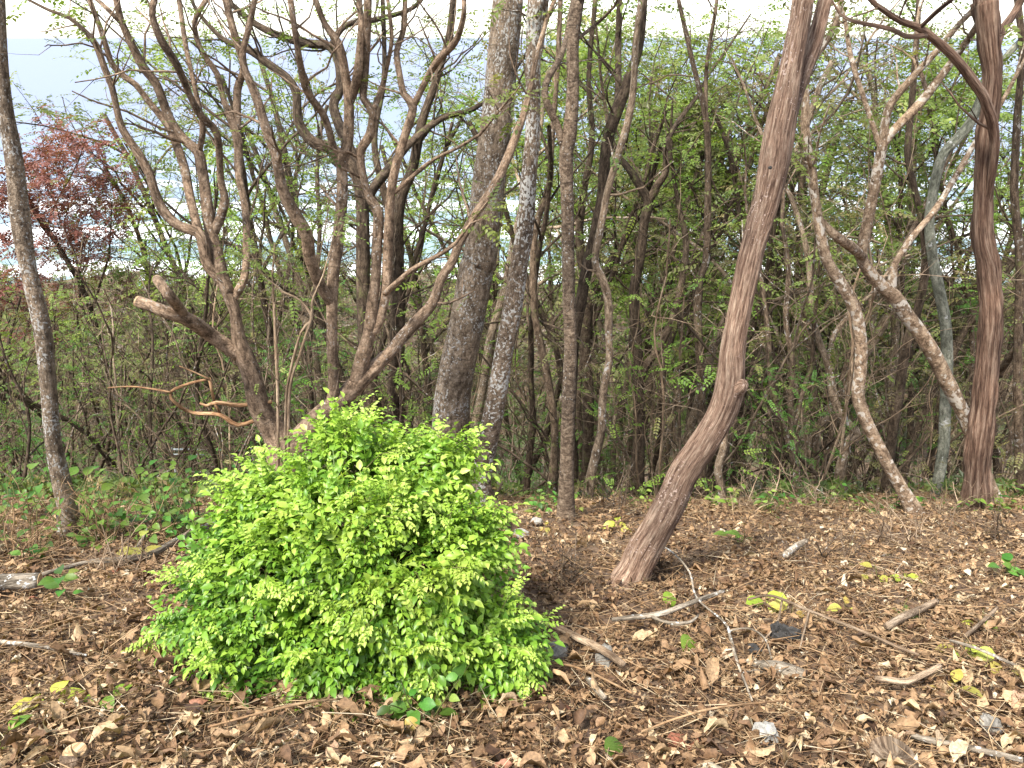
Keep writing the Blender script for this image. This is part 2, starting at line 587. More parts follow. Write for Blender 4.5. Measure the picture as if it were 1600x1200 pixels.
# ------------------------------------------------------------------ leaf templates: (verts, quads, tris, rnd)
def blade(n=5, width=.5, fold=.12, droop=.15, across=1, curl=0.0, profile='ovate', waves=0.0, seed=0, rag=0.0):
    """one leaf blade, length 1 along +x, width along y, folded up at the edges."""
    t = np.linspace(0, 1, n)
    if profile == 'ovate':
        w = np.sin(np.pi * t ** .8) ** .95
        w[0] = .03
    elif profile == 'lance':
        w = np.sin(np.pi * t ** .9)
    elif profile == 'round':
        w = np.sqrt(np.clip(1 - (2 * t - 1) ** 2, 0, 1))
        w[0] = .15
    w[-1] = .0
    V, Q = [], []
    cols = across * 2 + 1
    r = np.random.default_rng(seed)
    for i in range(n):
        for c in range(-across, across + 1):
            s = c / across
            y = s * w[i] * width * .5
            z = fold * abs(s) * w[i] - droop * t[i] ** 2 + curl * np.sin(t[i] * 3.1 + s) * .5
            y *= 1 + rag * (r.random() - .5)
            z += waves * (r.random() - .5) * (abs(s) + .3)
            V.append((t[i] * (1 - .3 * droop * t[i]), y, z))
    for i in range(n - 1):
        for c in range(cols - 1):
            a = i * cols + c
            Q.append((a, a + 1, a + cols + 1, a + cols))
    V = np.array(V, float)
    return V, np.array(Q), np.zeros((0, 3), int), np.full(len(V), .5)


DIAMOND = (np.array([(0, 0, 0), (.45, -.24, .05), (1, 0, -.08), (.45, .24, .05)], float), np.array([(0, 1, 2, 3)]), np.zeros((0, 3), int), np.full(4, .5))


def compound(parts):
    """parts: list of (template, origin, direction, up, scale)."""
    V, Q, T, R = [], [], [], []
    n = 0
    r = np.random.default_rng(3)
    for tp, o, d, u, s in parts:
        fr = frames_from(np.array([d], float), np.array([u], float))[0]
        v = (tp[0] * np.asarray(s)) @ fr.T + np.asarray(o)
        V.append(v)
        if len(tp[1]):
            Q.append(tp[1] + n)
        if len(tp[2]):
            T.append(tp[2] + n)
        R.append(np.full(len(v), r.random()))
        n += len(v)
    return (np.vstack(V), np.vstack(Q) if Q else np.zeros((0, 4), int), np.vstack(T) if T else np.zeros((0, 3), int), np.concatenate(R))


def frond(pairs, lf, ll, aspect=.45, droop=.2, spread=.95, seed=0, taper=.35):
    r = np.random.default_rng(seed)
    ps = []
    for i in range(pairs):
        t = .18 + .8 * i / pairs
        o = (t, 0, -droop * t * t)
        sz = ll * (1 - taper * abs(t - .45) * 1.6)
        for sgn in (-1, 1):
            d = (math.cos(spread) + r.normal() * .12, sgn * math.sin(spread), -.18 + r.normal() * .2)
            ps.append((lf, o, d, (r.normal() * .3, -sgn * .2 + r.normal() * .2, 1), (sz, sz * aspect * 2, sz)))
    ps.append((lf, (.98, 0, -droop), (1, r.normal() * .2, -.5), (0, 0, 1), (ll, ll * aspect * 2, ll)))
    return compound(ps)


FROND = [frond(6, DIAMOND, .19, .62, .2, seed=i) for i in range(3)]
TUFT = [compound([(DIAMOND, (0, 0, 0), (math.cos(a) + .2, math.sin(a), .25 - .5 * ((i * 37 + k * 13) % 10) / 10), (0, .1, 1), (.8, .75, .8)) for i, a in enumerate(np.arange(5) * 1.257 + k)]) for k in range(3)]
BL = blade(4, .6, .14, .32, 1)
BL[0][:, 1] *= np.interp(BL[0][:, 0], [0, .3, .65, 1], [1, 1.0, 1.05, 1])
RACHIS = (np.array([(0, -.009, 0), (.34, -.008, .0), (.67, -.006, 0), (1, -.003, 0), (0, .009, 0), (.34, .008, 0), (.67, .006, 0), (1, .003, 0)], float),
          np.array([(0, 1, 5, 4), (1, 2, 6, 5), (2, 3, 7, 6)]), np.zeros((0, 3), int), np.full(8, .5))


def pinnate(pairs, seed):
    f = frond(pairs, BL, .27, .46, .30, spread=.85, seed=seed, taper=.55)
    r = RACHIS[0].copy()
    r[:, 2] = -.30 * r[:, 0] ** 2
    return (np.vstack([f[0], r]), np.vstack([f[1], RACHIS[1] + len(f[0])]), f[2], np.concatenate([f[3], np.full(8, .9)]))


PINNATE = [pinnate(5 if i % 2 else 4, 10 + i) for i in range(4)]


# ------------------------------------------------------------------ growing branches
class Tree:
    """collects wood (one MB per part) and leaf sprays."""

    def __init__(s, seed):
        s.r = np.random.default_rng(seed)
        s.wood = MB()
        s.lp, s.ld = [], []

    def grow(s, p, d, L, r, lev, P):
        R = s.r
        seg = P['seg'][lev]
        n = max(3, int(L / seg) + 1)
        pts = np.zeros((n, 4))
        pts[0] = (*p, r)
        d = norm(d)
        end = P['taper'][lev]
        st = L / (n - 1)
        for i in range(1, n):
            d = norm(d + R.normal(0, P['wig'][lev], 3) + np.array([0, 0, P['up'][lev]]))
            pts[i, :3] = pts[i - 1, :3] + d * st
            pts[i, 3] = r * (1 - (1 - end) * i / (n - 1))
        s.wood.tube(pts, P['sides'][lev], cap=False)
        if lev < P['max']:
            k = P['kids'][lev]
            k = int(k + (R.random() < k - int(k)))
            az = R.random() * 6.28
            for c in range(k):
                t = P['from'][lev] + (1 - P['from'][lev]) * (c + R.random() * .8) / k
                i = min(n - 1, max(1, int(t * (n - 1))))
                dd = norm(pts[i, :3] - pts[i - 1, :3])
                az += 2.4 + R.normal() * .5
                a = P['ang'][lev] * (.7 + .6 * R.random())
                e1 = norm(np.cross(dd, [.31, .17, .93] if abs(dd[2]) < .9 else [1, .1, 0]))
                e2 = np.cross(dd, e1)
                nd = dd * math.cos(a) + (e1 * math.cos(az) + e2 * math.sin(az)) * math.sin(a)
                LL = L * P['ratio'][lev] * (.65 + .6 * R.random()) * (1.15 - .45 * t)
                s.grow(pts[i, :3], nd, LL, max(.0016, pts[i, 3] * P['rr'][lev]), lev + 1, P)
        if lev >= P['leaf_lev'] and P['leaves'] > 0:
            k = P['leaves'] * (1 if lev == P['max'] else .5)
            k = int(k + (R.random() < k - int(k)))
            for c in range(k):
                i = min(n - 1, int((.25 + .75 * R.random()) * n))
                dd = norm(pts[i, :3] - pts[i - 1, :3])
                s.lp.append(pts[i, :3])
                s.ld.append(norm(dd * .6 + R.normal(0, .6, 3) + np.array([0, 0, -.05])))
        return pts

    def leaves(s, tpls, size, flat=.6):
        mb = MB()
        if not s.lp:
            return None
        P = np.array(s.lp)
        D = np.array(s.ld)
        D[:, 2] *= 1 - flat
        n = len(P)
        k = s.r.integers(0, len(tpls), n)
        ups = np.array([0, 0, 1.0]) + s.r.normal(0, .25, (n, 3))
        fr = frames_from(norm(D), ups)
        sz = size * (.6 + .8 * s.r.random(n))
        clump = .5 + .5 * vnoise(P * 1.3, 11)
        rn = np.clip(.25 + .45 * clump + s.r.normal(0, .16, n), 0, 1)
        for j, t in enumerate(tpls):
            q = k == j
            mb.scatter(t, P[q], fr[q], sz[q], rn[q])
        return mb


def params(**k):
    P = dict(seg=[.35, .3, .22, .18, .15], wig=[.05, .13, .18, .22, .25], up=[.02, .06, .05, .02, 0], sides=[9, 6, 5, 3, 3],
             taper=[.45, .35, .3, .25, .2], kids=[5, 4, 4, 3], ang=[.75, .8, .85, .9], ratio=[.55, .55, .5, .5], rr=[.55, .55, .5, .5],
             max=3, leaf_lev=2, leaves=2)
    P['from'] = [.45, .25, .2, .2]
    P.update(k)
    return P


# ------------------------------------------------------------------ THE SETTING: ground and sea
def axis(fine_lo, fine_hi, step, lo, hi, g):
    a = list(np.arange(fine_lo, fine_hi + 1e-6, step))
    s, x = step, fine_hi
    while x < hi:
        s *= g
        x += s
        a.append(min(x, hi))
    s, x, b = step, fine_lo, []
    while x > lo:
        s *= g
        x -= s
        b.append(max(x, lo))
    return np.array(b[::-1] + a)


def grid(xs, ys, z):
    X, Y = np.meshgrid(xs, ys)
    V = np.stack([X, Y, z(X, Y)], -1).reshape(-1, 3)
    n, m = len(ys), len(xs)
    i = np.arange(n - 1)[:, None] * m + np.arange(m - 1)[None]
    return V, np.stack([i, i + 1, i + m + 1, i + m], -1).reshape(-1, 4)


V, Q = grid(axis(-6, 6, .09, -420, 420, 1.12), axis(0, 8.5, .09, -12, 215, 1.07), gz)
mb = MB()
mb.add(V, Q)
ground = tag(link('ground', mb.mesh('ground', 'soil')), kind='structure')
V, Q = grid(np.array([-30000, -3000, -800, 0, 800, 3000, 30000.0]), np.array([158, 300, 800, 3000, 30000.0]), lambda x, y: x * 0 + SEA_Z)
mb = MB()
mb.add(V, Q)
sea = tag(link('sea', mb.mesh('sea', 'sea_water')), kind='structure')


# ------------------------------------------------------------------ TRACED TREES near the crest
def nearest(paths, px, py):
    best = None
    for P in paths:
        for (x, y, r, Y) in P:
            d = (x - px) ** 2 + (y - py) ** 2
            if best is None or d < best[0]:
                best = (d, Y, x, y)
    return best


TOP = params(seg=[.25, .2, .16, .14], wig=[.10, .16, .22, .25], up=[.03, .03, .03, .0], sides=[7, 5, 4, 3], kids=[3, 3, 2, 0], taper=[.4, .3, .3, .2],
             ang=[.6, .75, .8, .9], ratio=[.6, .6, .55, .5], max=2, leaf_lev=1, leaves=2.0, **{'from': [.35, .3, .2, .2]})


def traced(name, label, stems, mat, Ybase=None, cat='tree', sides=14, rough=.06, fis=0.0, leafmat='leaf_canopy', leafsize=.20, tpl=None,
           flare=1.3, top=(1.8, 1.0), twigs=0, twig_len=.5, seed=1, spacing=.05, P=TOP, group=None, leaf_tw=.5, freq=9.0, stretch=.35):
    """stems: list of dicts name, pts [(px, py, r px)], dy = change of distance along the stem. The first stands on the ground."""
    T = Tree(seed)
    first = stems[0]['pts'][0]
    g = ground_hit(first[0], first[1]) if Ybase is None else at(first[0], first[1], Ybase)
    Y0 = g[1]
    base = np.array([g[0], g[1], gz(g[0], g[1])])
    root = tag(link(name, None, None, base), label, cat, group)
    root.empty_display_size = .3
    done = []
    for k, st in enumerate(stems):
        pts = st['pts']
        on = st.get('on', True)
        ys = Y0
        if k and on:
            b = nearest(done, *pts[0][:2])
            ys = b[1] + st.get('oy', 0)
        L = np.concatenate([[0], np.cumsum([math.hypot(pts[i + 1][0] - pts[i][0], pts[i + 1][1] - pts[i][1]) for i in range(len(pts) - 1)])])
        dy = st.get('dy', 0.0)
        rec, w3 = [], []
        R = np.random.default_rng(seed * 31 + k)
        ph = R.random() * 6
        for (x, y, r), l in zip(pts, L):
            u = l / max(L[-1], 1)
            Y = ys + dy * u + (st.get('wob', .12) * math.sin(ph + u * 5) - st.get('wob', .12) * math.sin(ph) if k else 0)
            p = at(x, y, Y)
            rec.append((x, y, r, Y))
            w3.append((*p, r / F * depth(p)))
        w3 = np.array(w3)
        if k == 0:
            b0 = w3[0].copy()
            zg = base[2]
            dirn = norm(w3[0, :3] - w3[1, :3])
            foot = b0.copy()
            foot[:3] = [b0[0] + dirn[0] * .1, b0[1] + dirn[1] * .1, min(b0[2], zg) - .18]
            foot[3] *= flare * 1.15
            w3[0, 3] *= flare
            w3 = np.vstack([foot, w3])
        # densify the record for later joints
        for i in range(len(rec) - 1):
            for u in np.linspace(0, 1, 6)[:-1]:
                a, b = rec[i], rec[i + 1]
                rec.append(tuple(a[j] * (1 - u) + b[j] * u for j in range(4)))
        done.append(rec)
        path = smooth_path(w3, spacing)
        mb = MB()
        mb.tube(path, sides if path[:, 3].max() > .03 else max(6, sides // 2), cap=True, rough=rough, fis=fis if path[:, 3].max() > .06 else 0, seed=seed + k, freq=freq, stretch=stretch)
        part = link(st.get('name', 'trunk' if k == 0 else 'limb'), mb.mesh(st.get('name', 'trunk'), st.get('mat', mat), origin=base), main if st.get('sub') else root)
        if k == 0:
            main = part
        if st.get('cut'):
            e = path[-1]
            dd = norm(path[-1, :3] - path[-3, :3])
            mc = MB()
            mc.tube(np.array([[*(e[:3] - dd * .004), e[3] * .97], [*(e[:3] + dd * .008), e[3] * .93]]), 12)
            link('cut_face', mc.mesh('cut_face', 'cut_face', smooth=False, origin=base), part)
            continue
        # continue above the frame and branch out
        if pts[-1][1] <= 12 or st.get('top'):
            tl, ns = st.get('top', top)
            if tl:
                d = norm(path[-1, :3] - path[-4 if len(path) > 4 else 0, :3])
                d = norm(d + np.array([0, 0, .3]))
                q = T.grow(path[-1, :3] - d * .01, d, tl, path[-1, 3], 0, P)
        nt = int(st.get('twigs', twigs))
        for c in range(nt):
            t0 = st.get('tw0', .3)
            i = int((t0 + (1 - t0) * T.r.random()) * (len(path) - 2)) + 1
            dd = norm(path[i, :3] - path[i - 1, :3])
            e = norm(T.r.normal(0, 1, 3))
            nd = norm(dd * .6 + norm(e - dd * np.dot(e, dd)) * .9)
            Pt = dict(P)
            Pt.update(seg=[.1] * 4, max=1, kids=[2, 0], leaf_lev=1, leaves=leaf_tw * 2, sides=[5, 3, 3, 3], wig=[.2, .25, .25, .25], up=[.05, .05, 0, 0])
            T.grow(path[i, :3], nd, twig_len * (.5 + T.r.random()), min(.012, path[i, 3] * .35), 0, Pt)
    if T.wood.n:
        link('twigs', T.wood.mesh('twigs', mat, origin=base), root)['kind'] = 'stuff'
    lm = T.leaves(tpl or FROND, leafsize)
    if lm is not None and lm.n:
        link('crown', lm.mesh('crown', leafmat, smooth=False, origin=base), root)
    return root


def S(*pts, **k):
    d = dict(pts=list(pts))
    d.update(k)
    return d


# left leaning grey trunk
traced('leaning_grey_tree', 'grey slender trunk leaning left at the left edge, rising from leafy undergrowth', [
    S((110, 838, 15), (105, 792, 15), (95, 750, 14), (82, 680, 12), (75, 596, 12), (66, 515, 13), (44, 417, 12), (33, 350, 14), (21, 245, 13), (8, 175, 12), (0, 100, 11), (-3, 0, 10), dy=.25)],
    'bark_grey', seed=3, rough=.05, twigs=0)

# the big multi-stemmed pruned tree
traced('multi_stemmed_tree', 'many-stemmed brown tree with a sawn-off limb, spreading behind the bright green bush', [
    S((458, 812, 30), (455, 760, 30), (446, 705, 30), (428, 673, 20), (407, 638, 17), (392, 582, 15), (381, 554, 15), (373, 529, 11), (367, 487, 9), (360, 466, 10), (346, 440, 8), (325, 414, 9), (315, 371, 9), (308, 362, 9), (280, 353, 8), (255, 329, 8), (241, 297, 7), (234, 273, 7), (217, 241, 7), (192, 203, 6), (182, 168, 5), (175, 136, 5), (164, 108, 5), (150, 70, 5), (133, 49, 4), (108, 28, 3), (77, 16, 2.5), (45, 0, 2), name='trunk', dy=.2, twigs=7, tw0=.75, top=(.7, 1)),
    S((375, 556, 12), (332, 526, 11), (297, 501, 11), (259, 487, 10), (215, 471, 9.5), name='sawn_limb', cut=True, dy=-.25),
    S((288, 494, 8), (277, 478, 8.5), (262, 458, 8.5), (246, 437, 8), name='sawn_stub', cut=True, dy=-.1),
    S((312, 366, 7), (302, 330, 7), (297, 308, 7), (289, 266, 7), (280, 238, 7), (266, 203, 6), (252, 182, 6), (231, 157, 5), (213, 133, 5), (196, 121, 5), (176, 102, 5), (168, 80, 4.5), (157, 45, 4), (140, 0, 4), dy=.5, twigs=4, tw0=.5),
    S((358, 458, 9), (347, 430, 10), (338, 395, 10), (328, 355, 9), (325, 332, 9), (317, 273, 8), (310, 238, 8), (294, 224, 7), (273, 199, 7), (259, 171, 7), (245, 133, 7), (224, 105, 7), (206, 70, 6), (189, 31, 5), (182, 0, 5), dy=.3, twigs=4, tw0=.5),
    S((191, 38, 4), (168, 14, 3.5), (150, -2, 3), dy=-.1, top=(.6, 1)),
    S((311, 238, 5), (317, 203, 5), (311, 168, 4.5), (301, 122, 4), (290, 70, 4), (280, 0, 4), dy=.3, twigs=3),
    S((333, 366, 7), (346, 336, 7), (351, 310, 6.5), (345, 280, 5.5), (339, 210, 5.5), (315, 182, 6), (297, 150, 5), (276, 101, 6), (252, 63, 6), (238, 24, 5), (241, 0, 5), dy=-.3, twigs=4, tw0=.5),
    S((362, 466, 7), (374, 452, 7), (384, 420, 6), (384, 332, 6), (373, 273, 6), (371, 217, 7), (350, 157, 5), (339, 115, 5), (315, 80, 4.5), (304, 35, 4), (322, 0, 4), dy=.6, twigs=5, tw0=.4),
    S((371, 210, 6), (371, 140, 6), (381, 105, 6), (364, 45, 6), (353, 0, 6), dy=.3, twigs=3),
    # right-hand stems off a low limb
    S((446, 712, 22), (470, 688, 20), (500, 652, 17), (530, 628, 16), (561, 596, 14), (606, 554, 10), (627, 529, 9.5), (652, 501, 9), (676, 473, 8), (690, 435, 7.5), (708, 407, 7), (716, 384, 7), (740, 340, 7), (772, 290, 7), (795, 241, 7), (816, 185, 6), (828, 140, 5), (840, 80, 4), name='limb', dy=1.0, top=(1.5, 1), wob=0, twigs=3, tw0=.3),
    S((512, 642, 9), (521, 613, 8.5), (519, 540, 8.5), (519, 470, 9), (522, 417, 9.5), (526, 392, 10), (531, 350, 9.5), (535, 297, 9), (535, 255, 9), (543, 224, 9), (545, 168, 8), (540, 122, 7), (529, 70, 7), (508, 38, 5), (493, 0, 5), dy=.2, twigs=3, tw0=.5),
    S((535, 258, 6), (524, 241, 6), (508, 185, 6), (484, 150, 6), (473, 119, 6), (463, 63, 5), (454, 0, 5), dy=-.3, twigs=4),
    S((545, 160, 7), (550, 150, 7), (559, 115, 7), (564, 45, 5), (561, 0, 4.5), dy=.2, twigs=3),
    S((519, 475, 8), (500, 445, 9), (484, 402, 9.5), (479, 367, 9.5), (463, 339, 10), (442, 297, 9), (431, 245, 8), (414, 196, 8), (400, 150, 7), (388, 122, 6), (378, 90, 5), (390, 40, 5), (398, 0, 4), dy=-.4, twigs=5, tw0=.5),
    S((556, 600, 12), (568, 554, 12), (577, 522, 10), (582, 470, 9), (587, 435, 8), (589, 385, 8), (591, 332, 8), (578, 311, 6.5), (568, 280, 6.5), (563, 238, 7.5), (578, 210, 7), (582, 175, 6.5), (568, 154, 6), (570, 122, 6), (573, 70, 6), (575, 0, 6), dy=.1, twigs=4, tw0=.5),
    S((582, 175, 5), (596, 140, 4.5), (603, 112, 4), (612, 60, 3.5), (606, 0, 3), dy=.2, twigs=2),
    S((579, 520, 8), (591, 505, 8), (603, 452, 8), (606, 385, 8), (610, 315, 7), (617, 266, 7), (631, 217, 6.5), (645, 168, 7), (631, 147, 5.5), (624, 115, 5), (620, 80, 5), (631, 45, 4.5), (633, 0, 4), dy=.6, twigs=4, tw0=.5),
    S((645, 166, 6), (652, 154, 5.5), (669, 119, 5.5), (687, 91, 6), (711, 66, 5), (724, 28, 4.5), (725, 0, 4), dy=-.3, twigs=4),
    S((612, 304, 4), (624, 294, 4), (652, 269, 3.5), (680, 248, 3), (715, 231, 3), (750, 210, 2.5), dy=-.5, top=(.5, 1)),
    S((600, 460, 5), (622, 440, 4.5), (646, 420, 4), (690, 396, 3.5), (712, 380, 3), dy=-.35, top=(.4, 1)),
], 'bark_tan', Ybase=5.05, sides=12, rough=.07, seed=5, twig_len=.45, leafsize=.17, flare=1.1, top=(1.1, 1), leafmat='leaf_canopy', leaf_tw=.5)

# stout grey trunk in the middle
traced('stout_grey_tree', 'stout grey trunk with lichen flecks behind the right side of the green bush', [
    S((706, 786, 34), (706, 745, 32), (704, 690, 30), (706, 627, 28.5), (715, 575, 27.5), (729, 505, 27), (745, 417, 27), (750, 402, 27), (764, 280, 25.5), (776, 192, 25), (784, 105, 24), (794, 0, 24), dy=.3)],
    'bark_grey', Ybase=6.15, sides=28, rough=.035, seed=11, spacing=.03, top=(3.0, 1))
traced('spotted_tree', 'slender curved trunk dotted with white lichen, beside the stout grey trunk', [
    S((746, 792, 18), (751, 750, 17), (760, 697, 17), (775, 627, 16), (786, 557, 15), (800, 487, 15), (810, 420, 14.5), (821, 350, 14), (826, 280, 12.5), (832, 210, 11.5), (833, 147, 12), (833, 70, 12), (836, 0, 12), dy=.2),
    S((832, 120, 6), (845, 70, 5), (853, 0, 5), dy=.2, twigs=2)],
    'bark_spotted', Ybase=6.0, sides=18, rough=.05, seed=12, spacing=.035, top=(2.2, 1))
traced('slim_straight_tree', 'slim upright brown trunk standing at the edge of the litter slope', [
    S((884, 814, 12.5), (885, 750, 12), (887, 680, 11), (889, 610, 10.5), (891, 540, 10), (889, 470, 10), (887, 350, 10), (885, 245, 11), (890, 210, 11.5), (895, 140, 10), (895, 70, 10), (903, 0, 10), dy=.15),
    S((884, 240, 6), (872, 200, 6), (851, 142, 5.5), (875, 90, 5), (885, 60, 4), dy=.4, top=(.6, 1)),
    S((903, 60, 3), (935, 35, 2.6), (960, 10, 2.2), dy=-.2, top=(.6, 1))],
    'bark_slim', sides=16, rough=.06, seed=13, spacing=.035, top=(2.2, 1))
traced('dark_curved_tree', 'dark curving forked trunk just right of the slim upright trunk', [
    S((884, 778, 10), (888, 700, 10), (892, 600, 9.5), (897, 530, 9), (907, 477, 9), (915, 428, 9), (926, 385, 9), (940, 315, 9), (944, 262, 9), (950, 217, 9.5), (966, 168, 10), (983, 123, 9), (999, 70, 7), (1006, 0, 6), dy=.2, twigs=2, tw0=.6),
    S((965, 172, 6), (966, 130, 5.5), (966, 70, 5), (968, 0, 4.5), dy=.3, twigs=2)],
    'bark_dark', Ybase=7.2, sides=12, rough=.08, seed=14, top=(1.8, 1))
traced('winding_pale_tree', 'thin pale winding trunk between the slim upright trunk and the leaning red one', [
    S((918, 786, 8), (922, 750, 7.5), (931, 708, 7), (940, 670, 6.5), (942, 617, 6.5), (952, 564, 6), (951, 522, 6), (950, 470, 6.5), (942, 438, 6.5), (930, 407, 6), (940, 350, 6), (950, 297, 6), (961, 259, 6), (971, 224, 6), (982, 185, 6), (990, 133, 5.5), (993, 70, 5), (1001, 0, 4.5), dy=-.2, twigs=3, tw0=.5)],
    'bark_pale', Ybase=6.8, sides=10, rough=.08, seed=15, top=(1.2, 1))
# leaning red trunk
traced('leaning_red_tree', 'reddish-brown stringy-barked trunk leaning right with a burl at its bend', [
    S((984, 912, 29), (993, 890, 27), (1006, 862, 26), (1033, 813, 24), (1052, 778, 23.5), (1070, 738, 23), (1098, 695, 22.5), (1126, 648, 22), (1140, 604, 22), (1145, 545, 19), (1155, 487, 18), (1171, 410, 18), (1186, 350, 19.5), (1197, 315, 20.5), (1208, 262, 22.5), (1216, 210, 23), (1228, 150, 21), (1243, 70, 17.5), (1255, 0, 17), dy=.4),
    S((1222, 215, 14), (1242, 145, 13.5), (1256, 110, 13), (1271, 70, 12), (1289, 0, 11), dy=.25, wob=0),
    S((1143, 612, 13), (1154, 606, 13), (1162, 600, 9), (1164, 598, 4), name='burl', sub=1, dy=-.08, wob=0),
    S((1202, 262, 2.2), (1204, 262, 2.8), name='knot_hole', sub=1, mat='charred', dy=-.01, wob=0, oy=-.115)],
    'bark_red', sides=40, rough=.05, fis=.11, seed=16, spacing=.022, top=(2.6, 1), flare=1.15)
# mottled trunks on the right
traced('mottled_curved_tree', 'mottled tan trunk bowing right, rooted at the litter edge right of the red trunk', [
    S((1432, 806, 11), (1407, 760, 10), (1390, 732, 9.5), (1369, 690, 9.5), (1351, 652, 9.5), (1340, 617, 9.5), (1343, 596, 10), (1346, 557, 9.5), (1344, 522, 9.5), (1336, 484, 9), (1313, 442, 9), (1292, 407, 8.5), (1280, 357, 8), (1273, 308, 7), (1268, 262, 7.5), (1259, 210, 7), (1259, 160, 6), (1262, 110, 5.5), (1300, 50, 5), (1315, 0, 4), dy=.3, twigs=3, tw0=.6)],
    'bark_mottled', sides=14, rough=.07, seed=17, top=(1.4, 1))
traced('mottled_leaning_tree', 'blotchy pale trunk leaning left from behind the shaggy trunk, forking high up', [
    S((1567, 812, 11), (1547, 760, 9.5), (1527, 705, 9.5), (1511, 666, 9.5), (1502, 641, 10.5), (1481, 599, 11.5), (1460, 557, 11.5), (1439, 522, 11), (1418, 494, 11), (1397, 463, 11), (1376, 445, 9.5), (1358, 424, 9.5), (1346, 400, 9), (1351, 367, 8.5), (1362, 315, 8.5), (1372, 262, 8), (1379, 227, 7.5), (1383, 192, 6.5), (1393, 161, 6.5), (1425, 122, 5.5), (1460, 84, 5), (1495, 42, 4.5), (1520, 15, 4), (1530, 0, 4), dy=.2, twigs=3, tw0=.7),
    S((1380, 228, 6), (1397, 203, 6.5), (1425, 175, 7), (1449, 147, 7), (1484, 101, 6), (1519, 52, 5), (1545, 5, 4), dy=-.3, twigs=2),
    S((1349, 402, 7), (1330, 386, 7.5), (1306, 369, 6.5), (1285, 345, 4), (1270, 320, 3), dy=-.4, top=(.5, 1)),
    S((1392, 457, 8), (1395, 430, 7), (1400, 410, 5.5), (1425, 371, 5), (1460, 329, 5), (1495, 273, 4.5), (1523, 224, 4), (1560, 170, 3.5), dy=.5, top=(1.0, 1), twigs=2),
    S((1377, 235, 4.5), (1351, 157, 4), (1330, 91, 4), (1320, 30, 3), (1310, 0, 3), dy=.3, twigs=2),
    S((1449, 145, 3.5), (1440, 118, 3.5), (1430, 90, 3), (1434, 30, 3), (1440, 0, 3), dy=.3, twigs=1)],
    'bark_mottled', Ybase=5.95, sides=14, rough=.06, seed=18, top=(1.2, 1))
traced('shaggy_tree', 'shaggy red-brown trunk with peeling bark near the right edge', [
    S((1524, 802, 20), (1526, 750, 18), (1530, 697, 18), (1537, 627, 17.5), (1544, 557, 17), (1549, 487, 17), (1544, 417, 17), (1535, 367, 15.5), (1536, 297, 14.5), (1540, 227, 15), (1546, 175, 14), (1551, 115, 14), (1546, 70, 15.5), (1540, 0, 18), dy=.2),
    S((1541, 330, 3), (1549, 280, 5.5), (1554, 230, 7), (1550, 190, 7.5), (1540, 160, 7.5), (1530, 140, 7.5), (1495, 94, 7), (1470, 70, 6.5), (1439, 45, 5.5), (1404, 31, 4.5), (1369, 8, 4), dy=-.4, wob=0, oy=-.03, twigs=3),
    S((1449, 55, 4), (1418, 57, 3.5), (1390, 45, 3.2), (1334, 33, 2.8), (1312, 22, 2), dy=-.2, top=(.5, 1)),
    S((1437, 44, 3.5), (1463, 19, 3.5), (1490, -3, 3), dy=-.2, top=(.8, 1)),
    S((1550, 120, 7), (1560, 60, 7), (1585, 20, 6), (1600, -10, 5), dy=.3)],
    'bark_shaggy', Ybase=5.55, sides=40, rough=.08, fis=.24, seed=19, spacing=.025, top=(2.4, 1))
traced('greenish_grey_tree', 'smooth greenish-grey trunk half hidden behind the shaggy red-brown trunk', [
    S((1458, 792, 9), (1463, 767, 8.5), (1474, 701, 8.5), (1477, 638, 8.5), (1480, 568, 8.5), (1477, 505, 8.5), (1467, 452, 8.5), (1458, 405, 8), (1452, 350, 7.5), (1458, 300, 7.5), (1472, 245, 7.5), (1495, 218, 8), (1516, 192, 8), (1530, 160, 7), (1545, 125, 6), (1575, 85, 5), (1620, 40, 5), dy=.4, top=(1.2, 1))],
    'bark_greenish', Ybase=6.9, sides=14, rough=.03, seed=20)
traced('dark_slim_tree', 'dark slim stem crossing behind the blotchy pale leaning trunk', [
    S((1384, 778, 8), (1390, 715, 7.5), (1397, 662, 8), (1407, 596, 8), (1418, 533, 7.5), (1435, 480, 7), (1446, 417, 6.5), (1441, 350, 5), (1428, 290, 5), (1418, 240, 5), (1424, 168, 5), (1430, 90, 4.5), (1436, 0, 4), dy=.3, twigs=6, tw0=.4)],
    'bark_dark', Ybase=7.4, sides=10, rough=.07, seed=21, top=(1.5, 1))
# dark trunks behind
traced('dark_spreading_tree', 'dark trunk behind the many-stemmed tree with wide sweeping upper branches', [
    S((590, 782, 20), (584, 700, 19), (580, 640, 17), (572, 560, 12), (568, 470, 11), (567, 400, 11), (565, 310, 10), (550, 259, 9.5), (519, 234, 9), (487, 220, 8.5), (466, 189, 7.5), (463, 147, 7), (449, 122, 6.5), (417, 98, 6), (392, 80, 5.5), (350, 62, 4), (310, 20, 3), (300, 0, 3), dy=.4, twigs=9, tw0=.5),
    S((568, 330, 8), (552, 250, 8), (533, 203, 8), (521, 164, 7.5), (531, 140, 7), (529, 98, 7), (515, 73, 7), (480, 68, 6.5), (445, 59, 6), (400, 38, 5), (360, 5, 4), dy=.8, twigs=8, tw0=.4),
    S((567, 320, 8), (590, 285, 8), (610, 262, 7.5), (640, 225, 6), (690, 185, 5), (740, 170, 4), (790, 130, 3), dy=.6, top=(1, 1), twigs=6),
    S((516, 73, 5), (540, 40, 4.5), (590, 30, 4), (640, 15, 3.5), (660, -2, 3), dy=.4, twigs=4)],
    'bark_dark', Ybase=8.0, sides=12, rough=.07, seed=22, leafsize=.22, leafmat='leaf_canopy', leaf_tw=1.6, twig_len=.8, top=(1.6, 1))
